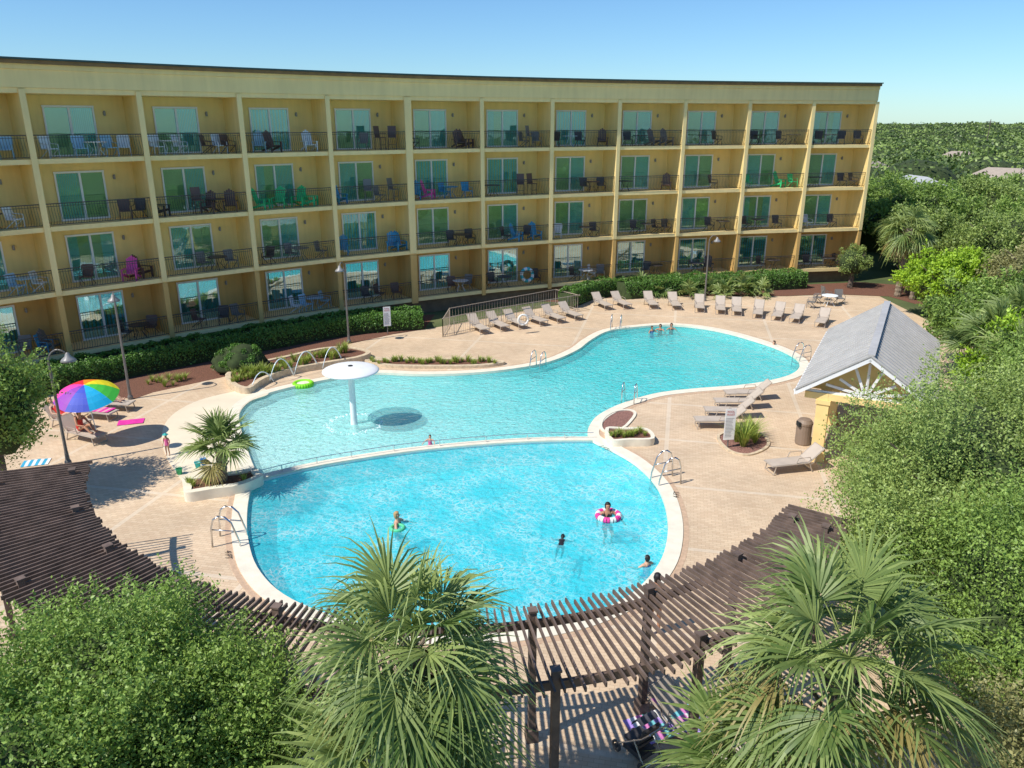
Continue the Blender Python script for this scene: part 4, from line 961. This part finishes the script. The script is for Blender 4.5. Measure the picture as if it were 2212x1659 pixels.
def bucket(x,y,c,label):
    b=MB(); b.lathe([(0,0),(.08,0),(.11,.2),(.12,.2),(.12,.22),(.10,.21),(.075,.02),(0,.02)],n=14); b.tube([(.11*cos(t),0,.21+.1*sin(t)) for t in [pi*i/8 for i in range(9)]],.006,4)
    b.obj('toy_bucket',c,smooth=True,loc=U(x,y,.03),label=label,cat='toy bucket')
bucket(428,1010,cm('teal_plastic',(.02,.45,.45)),'teal toy bucket at the beach entry'); bucket(440,1003,cm('blue_plastic',(.02,.25,.6)),'blue toy bucket at the beach entry'); bucket(388,1024,cm('green_plastic',(.05,.45,.2)),'small green toy bucket at the beach entry')
q=U(1378,1632); ST=thing('baby_stroller',q,'black and grey baby stroller parked under the pergola','stroller',rz=2.2)
b=MB()
for y in(-.25,.25): b.tube([(-.5,y,1.0),(-.3,y,.75),(.35,y,.18)],.018,6); b.tube([(-.1,y,.6),(-.4,y,.15)],.018,6)
b.cyl((-.5,-.25,1.),(-.5,.25,1.),.022,n=6); b.cyl((-.4,-.27,.15),(-.4,.27,.15),.015,n=6); b.obj('frame',M['metal'],ST)
b=MB(); b.box((0,0,.45),(.4,.42,.06)); b.box((-.22,0,.68),(.06,.42,.5),mtx=Matrix.Rotation(-.4,3,'Y')); b.box((-.02,0,.22),(.5,.4,.12)); b.obj('seat',M['cD'],ST)
b=MB()
for i in range(8):
    t0,t1=radians(20+i*13),radians(33+i*13); b.add([(-.15-.3*cos(t0)*-1*.6,-.23,.75+.3*sin(t0)),(-.15-.3*cos(t1)*-1*.6,-.23,.75+.3*sin(t1)),(-.15+.18*cos(t1),.23,.75+.3*sin(t1)),(-.15+.18*cos(t0),.23,.75+.3*sin(t0))],[(0,1,2,3)])
b.obj('canopy',cm('canopy_grey',(.08,.08,.10)),ST)
for (x,y) in((.35,-.26),(.35,.26),(-.4,-.29),(-.4,.29)):
    b=MB(); b.tube([(x+.1*cos(t),y,.13+.1*sin(t)) for t in [2*pi*j/14 for j in range(15)]],.028,6); b.cyl((x,y-.02,.13),(x,y+.02,.13),.05,n=8); b.obj('wheel',M['cD'],ST)

# ---------------- camera, light, sky -------------
cam=bpy.data.objects.new('camera',bpy.data.cameras.new('camera')); COL.objects.link(cam); S.camera=cam
cam.location=(0,0,H); cam.rotation_euler=(pi/2-PITCH,0,0); cam.data.sensor_width=36; cam.data.lens=36*F/2212; cam.data.clip_end=6000
sd=Vector((1.66,.95,-2.45)).normalized()
sun=bpy.data.objects.new('sun',bpy.data.lights.new('sun','SUN')); COL.objects.link(sun)
sun.data.energy=5.0; sun.data.angle=radians(.5); sun.data.color=(1,.95,.87); sun.rotation_euler=sd.to_track_quat('-Z','Y').to_euler(); sun.location=(-20,-10,40)
w=bpy.data.worlds.new('World'); S.world=w; w.use_nodes=True; nt=w.node_tree; nt.nodes.clear()
sk=N(nt,'ShaderNodeTexSky'); sk.sky_type='NISHITA'; sk.sun_disc=False; sk.sun_elevation=math.asin(-sd.z); sk.sun_rotation=atan2(-sd.x,-sd.y)%(2*pi); sk.air_density=1.0; sk.dust_density=.1; sk.ozone_density=2.0
tint=N(nt,'ShaderNodeMix',data_type='RGBA'); tint.blend_type='MULTIPLY'; tint.inputs[0].default_value=1; tint.inputs[7].default_value=(.50,.73,.95,1); nt.links.new(sk.outputs[0],tint.inputs[6])
bg=N(nt,'ShaderNodeBackground'); bg.inputs[1].default_value=.15; ow=N(nt,'ShaderNodeOutputWorld'); nt.links.new(tint.outputs[2],bg.inputs[0]); nt.links.new(bg.outputs[0],ow.inputs[0])
